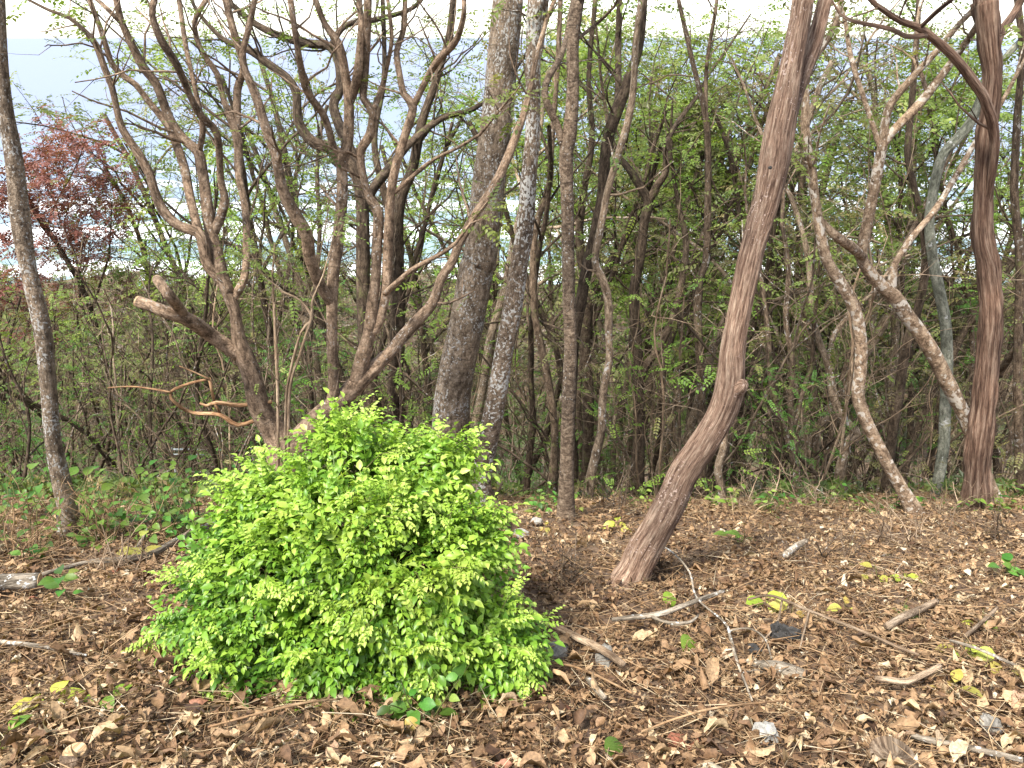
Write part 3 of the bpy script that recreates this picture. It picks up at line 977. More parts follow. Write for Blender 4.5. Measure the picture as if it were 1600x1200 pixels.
traced('dark_upright_tree', 'dark upright trunk seen between the many-stemmed tree and the stout grey trunk', [
    S((622, 786, 14), (620, 700, 13), (618, 600, 12), (621, 520, 12), (622, 450, 12), (620, 367, 10), (627, 308, 9), (645, 262, 8), (659, 192, 7), (680, 130, 6), (700, 60, 5), (708, 0, 4.5), dy=.4, twigs=6, tw0=.4),
    S((622, 380, 7), (600, 300, 6), (585, 220, 5), (600, 120, 4), (598, 0, 3.5), dy=.6, twigs=5)],
    'bark_dark', Ybase=8.4, sides=12, rough=.07, seed=23, leafsize=.22, leaf_tw=1.4, twig_len=.8)
traced('forked_dark_tree', 'dark Y-forked trunk in the thicket left of the leaning red trunk', [
    S((994, 778, 10), (998, 680, 9.5), (998, 610, 9.5), (996, 557, 9), (992, 505, 8.5), (991, 452, 8), (1001, 400, 7.5), (1006, 350, 7.5), (1013, 315, 8), (999, 290, 7), (984, 266, 6), (965, 240, 4), (950, 200, 3), dy=.3, twigs=5, tw0=.6, top=(1.2, 1)),
    S((1013, 316, 6.5), (1027, 290, 6), (1041, 266, 5), (1041, 227, 4.5), (1060, 190, 4), (1090, 150, 3), dy=.3, twigs=5, top=(1.2, 1)),
    S((999, 596, 7), (1010, 570, 6.5), (1027, 547, 6), (1052, 494, 6), (1066, 435, 5.5), (1072, 380, 5), (1060, 320, 4), dy=.5, twigs=4, top=(1.2, 1))],
    'bark_dark', Ybase=8.8, sides=10, rough=.08, seed=24, leafsize=.22, leaf_tw=1.5, twig_len=.9)
traced('grey_forked_sapling', 'thin grey stem forking into a narrow V above the dark Y-forked trunk', [
    S((1096, 778, 7), (1096, 627, 6.5), (1094, 575, 6.5), (1090, 487, 6.5), (1094, 435, 6), (1104, 402, 6), (1106, 315, 5.5), (1106, 227, 5), (1101, 175, 4.5), (1080, 87, 3.8), (1060, 0, 3.2), dy=.3, twigs=6, tw0=.4),
    S((1103, 190, 3.5), (1104, 105, 3.2), (1118, 17, 3), (1120, 0, 3), dy=.2, twigs=4)],
    'bark_brown', Ybase=8.0, sides=10, rough=.07, seed=25, leafsize=.22, leaf_tw=1.2, twig_len=.7)
traced('brown_kinked_sapling', 'brown kinked stem immediately left of the slim upright trunk', [
    S((862, 778, 7), (866, 715, 6.5), (866, 662, 6.5), (856, 592, 6.5), (845, 540, 6.5), (835, 487, 6), (833, 417, 6), (838, 350, 5.5), (858, 290, 5), (862, 220, 4.5), (870, 120, 4), (876, 0, 4), dy=.3, twigs=6, tw0=.4)],
    'bark_brown', Ybase=7.6, sides=10, rough=.07, seed=26, leafsize=.2, leaf_tw=1.2)
traced('dark_hidden_tree', 'dark thick trunk directly behind the thin pale winding trunk', [
    S((917, 779, 10), (919, 697, 9), (919, 610, 9), (914, 540, 8.5), (918, 460, 8), (905, 380, 7), (912, 300, 6), (925, 220, 5), (920, 120, 4), (930, 0, 4), dy=.3, twigs=7, tw0=.4)],
    'bark_dark', Ybase=9.2, sides=10, rough=.07, seed=27, leafsize=.22, leaf_tw=1.5, twig_len=.9)
traced('right_edge_tree', 'dark straight stem at the far right edge beside the shaggy trunk', [
    S((1594, 806, 7), (1592, 700, 7), (1590, 560, 6.5), (1594, 420, 6.5), (1585, 300, 6), (1590, 180, 5.5), (1597, 80, 5), (1590, 0, 5), dy=.2, twigs=5, tw0=.4),
    S((1590, 540, 5), (1570, 570, 5.5), (1556, 590, 5), dy=.3)],
    'bark_brown', Ybase=7.0, sides=10, rough=.06, seed=28, leafsize=.2, leaf_tw=.8)
traced('bent_fork_sapling', 'crooked grey sapling forking low in the thicket right of the red trunk', [
    S((1318, 782, 8), (1312, 740, 7.5), (1325, 690, 7), (1338, 678, 8), (1318, 655, 7), (1302, 620, 6.5), (1294, 570, 6), (1278, 530, 5.5), (1268, 480, 5), (1262, 400, 4.5), (1240, 320, 4), (1215, 270, 3.5), dy=.3, twigs=6, tw0=.4, top=(1.2, 1)),
    S((1294, 560, 4), (1305, 520, 4), (1330, 490, 3.5), (1365, 455, 3), dy=.3, twigs=2, top=(.6, 1))],
    'bark_pale', Ybase=7.6, sides=10, rough=.07, seed=29, leafsize=.2, leaf_tw=1.0)
traced('thicket_fan_sapling', 'fan of thin brown stems from one foot just right of the leaning red trunk', [
    S((1245, 780, 7), (1245, 740, 6), (1240, 690, 5.5), (1235, 640, 5), (1238, 570, 5), (1228, 500, 4.5), (1232, 420, 4), (1222, 350, 3.5), dy=.3, twigs=6, tw0=.4, top=(1.2, 1)),
    S((1243, 730, 5), (1225, 670, 5), (1205, 600, 4.5), (1200, 520, 4), (1190, 440, 3.5), (1175, 380, 3), dy=.4, twigs=4, top=(1, 1)),
    S((1240, 670, 4), (1255, 610, 4), (1268, 570, 3.5), (1272, 500, 3), dy=.2, twigs=3, top=(.8, 1))],
    'bark_brown', Ybase=7.2, sides=8, rough=.07, seed=30, leafsize=.2, leaf_tw=1.0)
traced('stubby_pale_sapling', 'short pale crooked stem standing just right of the red trunk base', [
    S((1126, 796, 7), (1128, 770, 6.5), (1122, 735, 6.5), (1130, 700, 6), (1136, 650, 5), (1150, 580, 4), (1158, 520, 3), dy=.2, twigs=5, tw0=.5, top=(1, 1))],
    'bark_pale', Ybase=6.4, sides=8, rough=.07, seed=31, leafsize=.18)

# ------------------------------------------------------------------ GENERIC TREES of the thicket (prototypes, then copies)
PROTO = {}


def proto(key, seed, Ht, r, mat, lmat, leafy, lean=.08, P=None, tpl=None, lsize=.3, fork=.45, flat=.6):
    T = Tree(seed)
    Pm = params(leaves=leafy, **{'from': [fork, .25, .2, .2]})
    if P:
        Pm.update(P)
    d = norm(np.array([T.r.normal() * lean, T.r.normal() * lean, 1.0]))
    T.grow(np.array([0, 0, -.25]), d, Ht, r, 0, Pm)
    wood = T.wood.mesh('trunk', mat)
    lm = T.leaves(tpl or FROND, lsize, flat)
    PROTO[key] = (wood, lm.mesh('crown', lmat, smooth=False) if lm is not None else None)


for i in range(5):   # leafy umbrella-crowned trees
    proto(('canopy', i), 100 + i, 7.5 + i * .4, .09 + .01 * i, ['bark_brown', 'bark_dark', 'bark_pale'][i % 3], ['leaf_canopy', 'leaf_bright', 'leaf_canopy', 'leaf_olive', 'leaf_canopy'][i],
          7.5, lean=.12, P=dict(kids=[6, 5, 5, 3], ratio=[.42, .55, .5, .5], ang=[.8, .85, .85, .9], up=[.02, .02, -.01, 0]), lsize=.42, flat=.75)
for i in range(3):   # lightly leaved trees
    proto(('thin', i), 150 + i, 7.5 + i * .4, .08 + .01 * i, ['bark_brown', 'bark_dark', 'bark_pale'][i], ['leaf_canopy', 'leaf_bright', 'leaf_olive'][i],
          2.2, lean=.12, P=dict(kids=[6, 5, 5, 3], ratio=[.45, .55, .5, .5], ang=[.8, .85, .85, .9], up=[.02, .02, -.01, 0]), lsize=.36, flat=.75)
for i in range(4):   # half-bare trees
    proto(('bare', i), 200 + i, 7.0 + i * .5, .065 + .012 * i, ['bark_brown', 'bark_pale', 'bark_dark', 'bark_brown'][i], ['leaf_olive', 'leaf_canopy', 'leaf_olive', 'leaf_bright'][i],
          .6, lean=.15, P=dict(kids=[6, 5, 4, 3], wig=[.08, .16, .22, .26, .25], ang=[.6, .7, .8, .9], ratio=[.5, .55, .55, .5]), lsize=.3, fork=.3)
for i in range(5):   # thin saplings
    proto(('sapling', i), 300 + i, 3.8 + i * .4, .022 + .006 * i, ['bark_brown', 'bark_dark', 'bark_pale', 'bark_brown', 'bark_dark'][i], ['leaf_olive', 'leaf_under', 'leaf_bright', 'leaf_under', 'leaf_olive'][i],
          1.1, lean=.2, P=dict(kids=[7, 4, 3, 0], max=2, leaf_lev=1, seg=[.25, .18, .14, .1], wig=[.09, .2, .25, .25, .25], ratio=[.35, .5, .5, .5], ang=[.7, .8, .9, .9]), lsize=.2, fork=.15)
for i in range(5):   # leafy understorey shrubs
    proto(('shrub', i), 400 + i, 1.6 + i * .25, .016, 'bark_brown', ['leaf_under', 'leaf_under', 'leaf_bright', 'leaf_olive', 'leaf_under'][i],
          3.6, lean=.2, P=dict(kids=[9, 4, 3, 0], max=2, leaf_lev=1, seg=[.15, .12, .1, .1], wig=[.12, .2, .25, .25, .25], ratio=[.55, .5, .5, .5], ang=[.8, .9, .9, .9], up=[.05, .05, .02, 0]), lsize=.16, fork=.08)
for i in range(4):   # slender pole trees, branching only high up
    proto(('pole', i), 350 + i, 7.5 + i * .5, .05 + .010 * i, ['bark_dark', 'bark_brown', 'bark_dark', 'bark_dark'][i], ['leaf_olive', 'leaf_canopy', 'leaf_bright', 'leaf_olive'][i],
          1.6, lean=.12, P=dict(kids=[6, 4, 3, 2], wig=[.075, .18, .22, .25, .25], ratio=[.28, .5, .5, .5], ang=[.6, .8, .9, .9]), lsize=.3, fork=.5)
for i in range(4):   # bare twiggy brush
    proto(('brush', i), 450 + i, 2.6 + i * .4, .014, ['bark_brown', 'dead_wood', 'bark_pale', 'bark_brown'][i], 'leaf_olive',
          .25, lean=.25, P=dict(kids=[9, 5, 4, 0], max=2, leaf_lev=2, seg=[.15, .12, .1, .1], sides=[5, 3, 3, 3, 3], wig=[.12, .22, .28, .25, .25], ratio=[.5, .5, .5, .5], ang=[.6, .8, .9, .9], up=[.05, .05, .02, 0]), lsize=.14, fork=.05)
proto(('rust', 0), 501, 7.5, .08, 'bark_dark', 'leaf_rust', 10, lean=.05, P=dict(kids=[7, 6, 5, 3], ang=[.75, .8, .85, .9], ratio=[.40, .55, .5, .5], up=[.02, .05, .02, 0]), lsize=.36, flat=.5, tpl=FROND)
PLACED = []


def place(key, name, x, y, s, rot, look, cat='tree', tilt=(0, 0), label=None):
    w, l = PROTO[key]
    o = tag(link(name, None, None, (x, y, float(gz(x, y)))), label, cat)
    o.empty_display_size = .3
    o.rotation_euler = (tilt[0], tilt[1], rot)
    o.scale = (s, s, s)
    link('stem' if key[0] in ('shrub', 'brush') else 'trunk', w, o)
    if l is not None:
        link('foliage' if key[0] in ('shrub', 'brush') else 'crown', l, o)
    if label is None:
        PLACED.append((o, look, x, y))
    return o


def proto_top(key):
    w, l = PROTO[key]
    co = np.zeros(len(w.vertices) * 3, np.float32)
    w.vertices.foreach_get('co', co)
    return float(co[2::3].max())


def place_top(key, name, px, py, Y, look, rot=0.0, label=None):
    """a tree whose crown top reaches the pixel (px, py) at distance Y."""
    q = at(px, py, Y)
    return place(key, name, q[0], Y, (q[2] - float(gz(q[0], Y))) / proto_top(key), rot, look, label=label)


def px_of(x, y, z):
    v = np.array([x, y, z]) - EYE
    d = np.dot(v, FWD)
    return W / 2 + F * v[0] / d, H / 2 - F * np.dot(v, UPV) / d


ZONES = [(-999, 210, 'around the rust-red tree'), (210, 480, 'left behind the many-stemmed tree'), (480, 720, 'right behind the many-stemmed tree'),
         (720, 930, 'behind the stout grey trunk'), (930, 1180, 'left of the leaning red trunk'), (1180, 1420, 'right of the leaning red trunk'), (1420, 9999, 'behind the shaggy trunk')]


def zone(px):
    for a, b, t in ZONES:
        if a <= px < b:
            return t


R = np.random.default_rng(42)
SHADE = {'bark_brown': 'brown', 'bark_dark': 'dark', 'bark_pale': 'pale', 'dead_wood': 'grey-brown'}


def look_of(key):
    shade = SHADE[PROTO[key][0].materials[0].name]
    return {'canopy': shade + ' leafy-crowned tree', 'thin': shade + ' sparse-leaved tree', 'pole': shade + ' slender pole tree', 'bare': shade + ' half-bare tree', 'sapling': shade + ' thin sapling', 'shrub': 'leafy shrub', 'brush': shade + ' twiggy brush'}[key[0]]


place_top(('rust', 0), 'rust_leaved_tree', 105, 178, 14.0, None, .4, label='tree with a rust-red feathery crown at the left against the sea')
q = at(105, 178, 14.0)
ex = [(q[0], 14.0)]
for (px, py, Y, k) in [(1090, 45, 13, ('canopy', 0)), (1190, 80, 17, ('thin', 0)), (1010, 150, 19, ('canopy', 2)), (1335, 45, 12, ('canopy', 2)), (1420, 250, 18, ('thin', 0)), (560, 150, 16, ('thin', 0)),
                       (660, 60, 13.5, ('thin', 1)), (440, 60, 14.5, ('thin', 2)), (330, 60, 17, ('thin', 0)), (225, 230, 13, ('thin', 1)), (885, 110, 16, ('thin', 1)), (1500, 270, 19, ('canopy', 3)), (1580, 300, 14, ('canopy', 3)),
                       (1000, 300, 12, ('thin', 2)), (1120, 250, 22, ('canopy', 1)), (740, 380, 20, ('canopy', 3)), (500, 400, 24, ('canopy', 1)), (300, 400, 22, ('canopy', 4)), (1270, 330, 24, ('thin', 2)),
                       (1050, -10, 15, ('thin', 1)), (1000, -70, 12, ('thin', 0)), (1130, -80, 11.5, ('thin', 2)), (1420, -60, 11.5, ('thin', 0)), (1250, -60, 16, ('canopy', 4)), (1560, -50, 13, ('thin', 2)), (930, -50, 15, ('thin', 1)), (700, -60, 12, ('thin', 2)), (500, -80, 13, ('thin', 0)), (370, -60, 12, ('thin', 1)),
                       (150, 395, 10, ('bare', 2)), (250, 390, 9.6, ('bare', 0)), (60, 430, 11, ('bare', 2)), (330, 370, 11, ('bare', 2)), (200, 320, 12, ('bare', 0)), (20, 400, 12.5, ('bare', 0)), (1150, 10, 20, ('canopy', 2)), (1210, 190, 13, ('thin', 0)), (960, 60, 21, ('canopy', 1)), (1380, 40, 16, ('thin', 0)), (760, 160, 18, ('thin', 1)), (1450, 330, 15, ('canopy', 3))]:
    place_top(k, 'bare_tree' if k[0] == 'bare' else 'leafy_tree', px, py, Y, look_of(k), R.random() * 6.28)
    q = at(px, py, Y)
    ex.append((q[0], Y))


def inframe(x, y, m=120):
    px, py = px_of(x, y, gz(x, y) + 1.0)
    return -m < px < W + m


def poisson(n, y0, y1, mind, power, existing, pad=1.0):
    out = []
    tries = 0
    while len(out) < n and tries < n * 60:
        tries += 1
        y = y0 + (y1 - y0) * R.random() ** power
        x = (R.random() * 2 - 1) * (.72 * y + pad)
        if all((x - a) ** 2 + (y - b) ** 2 > (mind * (.6 + y * .03)) ** 2 for a, b in existing) and inframe(x, y):
            out.append((x, y))
            existing.append((x, y))
    return out


for (x, y) in poisson(48, 11.5, 42, 1.8, 1.0, ex):
    px, py = px_of(x, y, gz(x, y) + 2)
    k = ('bare', int(R.integers(4))) if R.random() < .6 else (('thin', int(R.integers(3))) if px < 800 else ('canopy', int(R.integers(5))))
    s_ = .8 + .4 * R.random()
    top = float(np.interp(px, [-100, 60, 230, 420, 800, 1200, 1500, 1700], [390, 390, 370, 330, 300, 240, 300, 320]))
    s_ = min(s_, (at(px, top + 120 * R.random(), y)[2] - float(gz(x, y))) / proto_top(k))
    place(k, 'bare_tree' if k[0] == 'bare' else 'leafy_tree', x, y, max(s_, .4), R.random() * 6.28, look_of(k), tilt=(R.normal() * .05, R.normal() * .06))
def cap(k, x, y, s, tops):
    px = px_of(x, y, gz(x, y) + 2)[0]
    top = float(np.interp(px, [-100, 60, 200, 300, 420], tops)) + 80 * R.random()
    return max(.3, min(s, (at(px, top, y)[2] - float(gz(x, y))) / proto_top(k)))


for (x, y) in poisson(60, 8.6, 20, .8, 1.25, ex):
    k = ('pole', int(R.integers(4)))
    place(k, 'pole_tree', x, y, cap(k, x, y, .8 + .5 * R.random(), [380, 380, 330, 200, 0]), R.random() * 6.28, look_of(k), 'tree', (R.normal() * .06, R.normal() * .08))
for (x, y) in poisson(105, 7.8, 24, .7, 1.15, ex):
    k = ('sapling', int(R.integers(5)))
    place(k, 'sapling', x, y, cap(k, x, y, .65 + .45 * R.random(), [420, 420, 420, 400, 300]), R.random() * 6.28, look_of(k), 'sapling', (R.normal() * .12, R.normal() * .14))
ex2 = []
for (x, y) in poisson(75, 7.0, 24, .7, 1.3, ex2):
    k = ('shrub', int(R.integers(5)))
    place(k, 'understorey_shrub', x, y, .7 + .6 * R.random(), R.random() * 6.28, look_of(k), 'shrub')
for (x, y) in poisson(150, 7.0, 22, .45, 1.1, ex2):
    k = ('brush', int(R.integers(4)))
    place(k, 'twiggy_brush', x, y, .7 + .7 * R.random(), R.random() * 6.28, look_of(k), 'brush', (R.normal() * .12, R.normal() * .12))
# labels: by look, distance and neighbour, then by order from the left
ORD = ['leftmost', 'second from left', 'third from left', 'fourth from left', 'fifth from left', 'sixth from left', 'seventh from left', 'eighth from left', 'ninth from left']
keys = {}
for (o, look, x, y) in PLACED:
    px = px_of(x, y, gz(x, y) + .8)[0]
    where = 'near' if y < 10.5 else ('midway' if y < 16 else 'farther down')
    keys.setdefault((look, where, zone(px)), []).append((px, o))
for (look, where, zn), lst in keys.items():
    lst.sort(key=lambda t: t[0])
    for i, (px, o) in enumerate(lst):
        base_l = '%s %s, %s' % (look, where, zn)
        o['label'] = base_l if len(lst) == 1 else base_l + ', ' + (ORD[i] if i < len(ORD) else 'rightmost')
        o['group'] = look + 's of the thicket'

# far wood running down to the shore: reads as one mass
far_w, far_l = MB(), MB()
n = 1050
fy = 38 + (158 - 38) * R.random(n) ** .8
fx = (R.random(n) * 2 - 1) * (.75 * fy + 12)
fz = gz(fx, fy)
for x, y, z in zip(fx, fy, fz):
    h = (6.5 + 3 * R.random()) * (1 - .35 * max(0, (y - 90) / 70))
    lean = R.normal(0, .5, 2)
    far_w.tube(np.array([[x, y, z - .3, .11], [x + lean[0] * .5, y + lean[1] * .5, z + h * .5, .08], [x + lean[0] * 1.4, y + lean[1], z + h * .92, .03]]), 4, cap=False)
    m = 46 if y < 90 else 30
    a = R.random(m) * 6.28
    rr = np.sqrt(R.random(m)) * (1.5 + R.random() * .9)
    P3 = np.stack([x + lean[0] + np.cos(a) * rr, y + lean[1] + np.sin(a) * rr, z + h * (.62 + .38 * R.random(m)) - rr * .35], -1)
    D = np.stack([np.cos(a), np.sin(a), R.normal(0, .3, m)], -1)
    far_l.scatter(TUFT[R.integers(3)], P3, frames_from(norm(D), np.array([0, 0, 1.0]) + R.normal(0, .3, (m, 3))), .55 + .5 * R.random(m), np.clip(R.random() * .8 + R.normal(0, .12, m), 0, 1))
wood = tag(link('far_wood', far_l.mesh('far_wood', 'leaf_far', smooth=False)), 'mass of olive treetops running down to the surf line', 'wood', kind='stuff')
link('trunks', far_w.mesh('trunks', 'bark_brown'), wood)['kind'] = 'stuff'


# ------------------------------------------------------------------ THE BRIGHT GREEN BUSH
LOBES = [  # px, py, radius px, distance
    (560, 840, 150, 2.95), (430, 900, 120, 2.85), (640, 900, 140, 2.80), (545, 742, 90, 3.10), (655, 755, 82, 3.10), (440, 812, 88, 3.0),
    (345, 950, 75, 2.75), (400, 1020, 75, 2.62), (520, 1000, 95, 2.60), (650, 1010, 90, 2.60), (745, 1000, 75, 2.65), (725, 850, 62, 2.9),
    (790, 1010, 50, 2.62), (600, 1060, 60, 2.5), (700, 720, 45, 3.1), (360, 870, 60, 2.85)]
LB = []
for (x, y, r, Y) in LOBES:
    p = at(x, y, Y)
    LB.append((*p, r / F * depth(p)))
LB = np.array(LB)
bc = ground_hit(560, 1010)
bush_base = np.array([bc[0], bc[1] + .25, float(gz(bc[0], bc[1] + .25))])
bush = tag(link('green_bush', None, None, bush_base), 'dense bright green bush with small pinnate leaves in the foreground', 'bush')
bush.empty_display_size = .3
Rb = np.random.default_rng(77)


def bush_points(n, lo, hi):
    out, outn = [], []
    k = 0
    w = LB[:, 3] ** 2
    w /= w.sum()
    while k < n:
        i = Rb.choice(len(LB), p=w)
        d = norm(Rb.normal(0, 1, 3))
        f = lo + (hi - lo) * Rb.random()
        f *= 1 + .22 * vnoise((d * 2.6 + i * 7.1)[None], 21)[0]
        q = LB[i, :3] + d * LB[i, 3] * f
        dd = np.linalg.norm(LB[:, :3] - q, axis=1) / LB[:, 3]
        if dd.min() < min(f * .93, .93):
            continue
        if q[2] < gz(q[0], q[1]) + .03:
            continue
        if vnoise((q * 6.0)[None], 23)[0] < -.12 and f > .78 and Rb.random() < .88:
            continue
        out.append(q)
        outn.append(d)
        k += 1
    return np.array(out), np.array(outn)


def bush_sprays(n, lo, hi, size):
    P, Nn = bush_points(n, lo, hi)
    ax = norm(P - bush_base)
    D = norm(Nn * .6 + ax * .4 + Rb.normal(0, .42, P.shape) + np.array([0, -.05, .08]))
    ups = norm(np.array([0, 0, 1.0]) + Nn * .55 + Rb.normal(0, .22, P.shape))
    sz = size * (.55 + .85 * Rb.random(n) ** 1.3)
    P = P - D * sz[:, None] * .5
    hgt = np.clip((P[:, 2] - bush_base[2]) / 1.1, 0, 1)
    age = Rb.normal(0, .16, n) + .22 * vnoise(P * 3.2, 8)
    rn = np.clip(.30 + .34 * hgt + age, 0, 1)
    return P, frames_from(D, ups), sz, rn


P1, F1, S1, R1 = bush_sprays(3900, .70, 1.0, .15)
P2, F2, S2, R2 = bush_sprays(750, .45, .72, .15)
# outlying sprigs
extra = [(335, 740, 2.95), (350, 742, 2.95), (368, 735, 3.0), (395, 722, 3.0), (415, 715, 3.05), (740, 690, 3.15), (735, 668, 3.15), (748, 720, 3.1), (715, 672, 3.12), (515, 640, 3.1), (530, 636, 3.1), (545, 642, 3.1), (560, 652, 3.1), (500, 655, 3.1), (600, 665, 3.1), (620, 670, 3.1),
         (230, 985, 2.75), (250, 985, 2.75), (215, 1000, 2.72), (270, 970, 2.75), (290, 965, 2.75), (265, 1000, 2.7), (330, 1100, 2.42), (345, 1092, 2.42), (360, 1085, 2.44), (640, 1105, 2.4), (655, 1125, 2.38), (670, 1140, 2.36), (690, 1150, 2.36), (690, 1120, 2.38), (640, 1120, 2.38), (790, 790, 2.95), (775, 800, 2.95), (760, 790, 2.95), (800, 850, 2.9), (780, 850, 2.9), (830, 940, 2.75), (812, 930, 2.75), (835, 1010, 2.62), (840, 1030, 2.6), (822, 1055, 2.55), (805, 1062, 2.55), (790, 1055, 2.55), (770, 1065, 2.55)]
PE = np.array([at(x, y, Y) for x, y, Y in extra])
PE[:, 2] = np.maximum(PE[:, 2], gz(PE[:, 0], PE[:, 1]) + .03)
DE = norm(norm(PE - (bush_base + np.array([0, 0, .5]))) + Rb.normal(0, .2, PE.shape))
SE = .12 + .05 * Rb.random(len(PE))
PE0 = PE - DE * SE[:, None] * .6
RE = np.clip(.7 + .2 * Rb.random(len(PE)), 0, 1)
FE = frames_from(DE, np.array([0, 0, 1.0]) + Rb.normal(0, .2, PE.shape))
# long shoots that stand out of the dome, each with sprays along it
shoots = []
SP, SD = bush_points(95, .92, 1.0)
for q_, d_ in zip(SP, SD):
    if Rb.random() < .25:
        continue
    d_ = norm(d_ + np.array([0, 0, .1]) + Rb.normal(0, .35, 3))
    L_ = .05 + .11 * Rb.random()
    shoots.append((q_ - d_ * .12, q_ + d_ * L_))
for q_ in PE:
    shoots.append((q_ + (bush_base + np.array([0, 0, .45]) - q_) * .45, q_))
PE0, DE, SE, RE = list(PE0), list(DE), list(SE), list(RE)
for a_, b_ in shoots:
    ax_ = norm(b_ - a_)
    sd_ = norm(np.cross(ax_, [0, 0, 1]))
    for k_ in range(8):
        t_ = .35 + .65 * k_ / 7
        dd_ = norm(ax_ * .7 + sd_ * (.7 if k_ % 2 else -.7) * (1 - .6 * t_) + Rb.normal(0, .15, 3) + np.array([0, 0, -.1]))
        PE0.append(a_ + (b_ - a_) * t_ + np.array([0, 0, -.05 * t_ * t_]))
        DE.append(dd_)
        SE.append(.12 * (1.1 - .4 * t_))
        RE.append(float(np.clip(.55 + .35 * t_ + Rb.normal() * .08, 0, 1)))
PE0, DE, SE, RE = np.array(PE0), np.array(DE), np.array(SE), np.array(RE)
FE = frames_from(DE, np.array([0, 0, 1.0]) + Rb.normal(0, .2, DE.shape))
PE0[:, 2] = np.maximum(PE0[:, 2], gz(PE0[:, 0], PE0[:, 1]) + .03)
P1 = np.vstack([PE0, P1])
F1 = np.vstack([FE, F1])
S1 = np.concatenate([SE, S1])
R1 = np.concatenate([RE, R1])
# the sprays nearest the eye are leaves of their own, the rest is one mass
front = np.argsort(np.linalg.norm(P1 - EYE, axis=1) - S1 * 2)[:300]
isf = np.zeros(len(P1), bool)
isf[front] = True
lib = {}
for t in range(4):
    for c in range(6):
        m_ = MB()
        tv = PINNATE[t]
        m_.add(tv[0], tv[1], None, tv[0] + t * 3, np.clip((c + .5) / 6 + (tv[3] - .5) * .24, 0, 1))
        lib[t, c] = m_.mesh('leaf', 'leaf_bush')
from mathutils import Matrix
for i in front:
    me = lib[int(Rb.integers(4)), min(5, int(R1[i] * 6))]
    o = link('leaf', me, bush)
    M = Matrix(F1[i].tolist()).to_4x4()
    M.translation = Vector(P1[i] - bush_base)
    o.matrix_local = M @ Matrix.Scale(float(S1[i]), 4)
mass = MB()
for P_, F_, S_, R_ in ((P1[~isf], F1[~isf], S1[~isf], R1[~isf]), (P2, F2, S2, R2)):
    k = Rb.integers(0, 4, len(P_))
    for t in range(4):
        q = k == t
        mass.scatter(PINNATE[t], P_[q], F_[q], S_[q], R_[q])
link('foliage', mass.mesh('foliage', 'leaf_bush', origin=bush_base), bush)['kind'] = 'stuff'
stems = MB()
for i in Rb.choice(len(P1), 330, replace=False):
    a = bush_base + np.array([Rb.normal() * .12, Rb.normal() * .1, -.03])
    b = P1[i]
    mid = (a + b) / 2 + np.array([0, 0, .12]) + Rb.normal(0, .04, 3)
    stems.tube(smooth_path([[*a, .006], [*mid, .0035], [*b, .0015]], .12), 4, cap=False)
for a_, b_ in shoots:
    stems.tube(smooth_path([[*a_, .003], [*((a_ + b_) / 2 + np.array([0, 0, .01])), .0022], [*(b_ + np.array([0, 0, -.04])), .001]], .05), 4, cap=False)
link('stems', stems.mesh('stems', 'stem_green', origin=bush_base), bush)['kind'] = 'stuff'

# ------------------------------------------------------------------ LEAF LITTER on the slope
Rl = np.random.default_rng(9)
DEAD = [blade(5, .50, .14, .30, 1, .16, 'ovate', .16, 1, .5), blade(5, .36, .32, .14, 1, .16, 'lance', .14, 2, .5), blade(5, .55, -.2, .45, 1, .18, 'ovate', .18, 3, .6),
        blade(5, .30, .26, -.35, 1, .14, 'lance', .12, 4, .4), blade(5, .62, .2, -.3, 1, .2, 'round', .2, 5, .6), blade(5, .44, .45, .3, 1, .14, 'ovate', .16, 6, .5), blade(4, .8, .2, .2, 1, .24, 'round', .35, 7, .9)]
SMALL = [blade(3, .42, .25, .3, 1, .2, 'lance', .25, 51, .5), blade(3, .55, .2, -.3, 1, .2, 'lance', .3, 52, .8), blade(3, .22, .3, .2, 1, .2, 'lance', .2, 53, .4), blade(3, .15, .2, -.2, 1, .2, 'lance', .15, 54, .4)]


def litter_spots(n, y0=1.1, y1=8.2):
    y = y0 + (y1 - y0) * Rl.random(n * 3) ** 1.25
    x = (Rl.random(n * 3) * 2 - 1) * (.71 * y1 + .8)
    q = np.abs(x) < .71 * y + .8
    w = np.clip(2.4 / y, .3, 1)
    q &= Rl.random(n * 3) < w
    return x[q][:n], y[q][:n]


def litter_frames(n, tilt):
    a = Rl.random(n) * 6.2832
    D = np.stack([np.cos(a), np.sin(a), Rl.normal(0, tilt, n) - .37 * np.sin(a)], -1)
    U = np.array([0, .34, 1.0]) + Rl.normal(0, tilt, (n, 3))
    flip = Rl.random(n) < .45
    U[flip] *= -1
    return frames_from(norm(D), norm(U))


lit = MB()
for n, smin, smax, zr, tilt, lib_ in ((46000, .014, .05, .045, .5, SMALL), (27000, .024, .058, .05, .45, DEAD), (2200, .055, .10, .06, .4, DEAD)):
    x, y = litter_spots(n)
    n = len(x)
    z = gz(x, y) + .004 + zr * Rl.random(n)
    fr = litter_frames(n, tilt)
    sz = smin + (smax - smin) * Rl.random(n) ** 1.4
    patch = vnoise(np.stack([x * 1.7, y * 1.7, x * 0], -1), 31)
    rn = np.clip(.52 + .14 * patch + Rl.normal(0, .23, n), 0, 1)
    k = Rl.integers(0, len(lib_), n)
    for t in range(len(lib_)):
        q = k == t
        lit.scatter(lib_[t], np.stack([x, y, z], -1)[q], fr[q], sz[q], rn[q], .05)
tag(link('leaf_litter', lit.mesh('leaf_litter', 'leaf_dead'), ground), 'brown dead leaves covering the slope', kind='stuff')
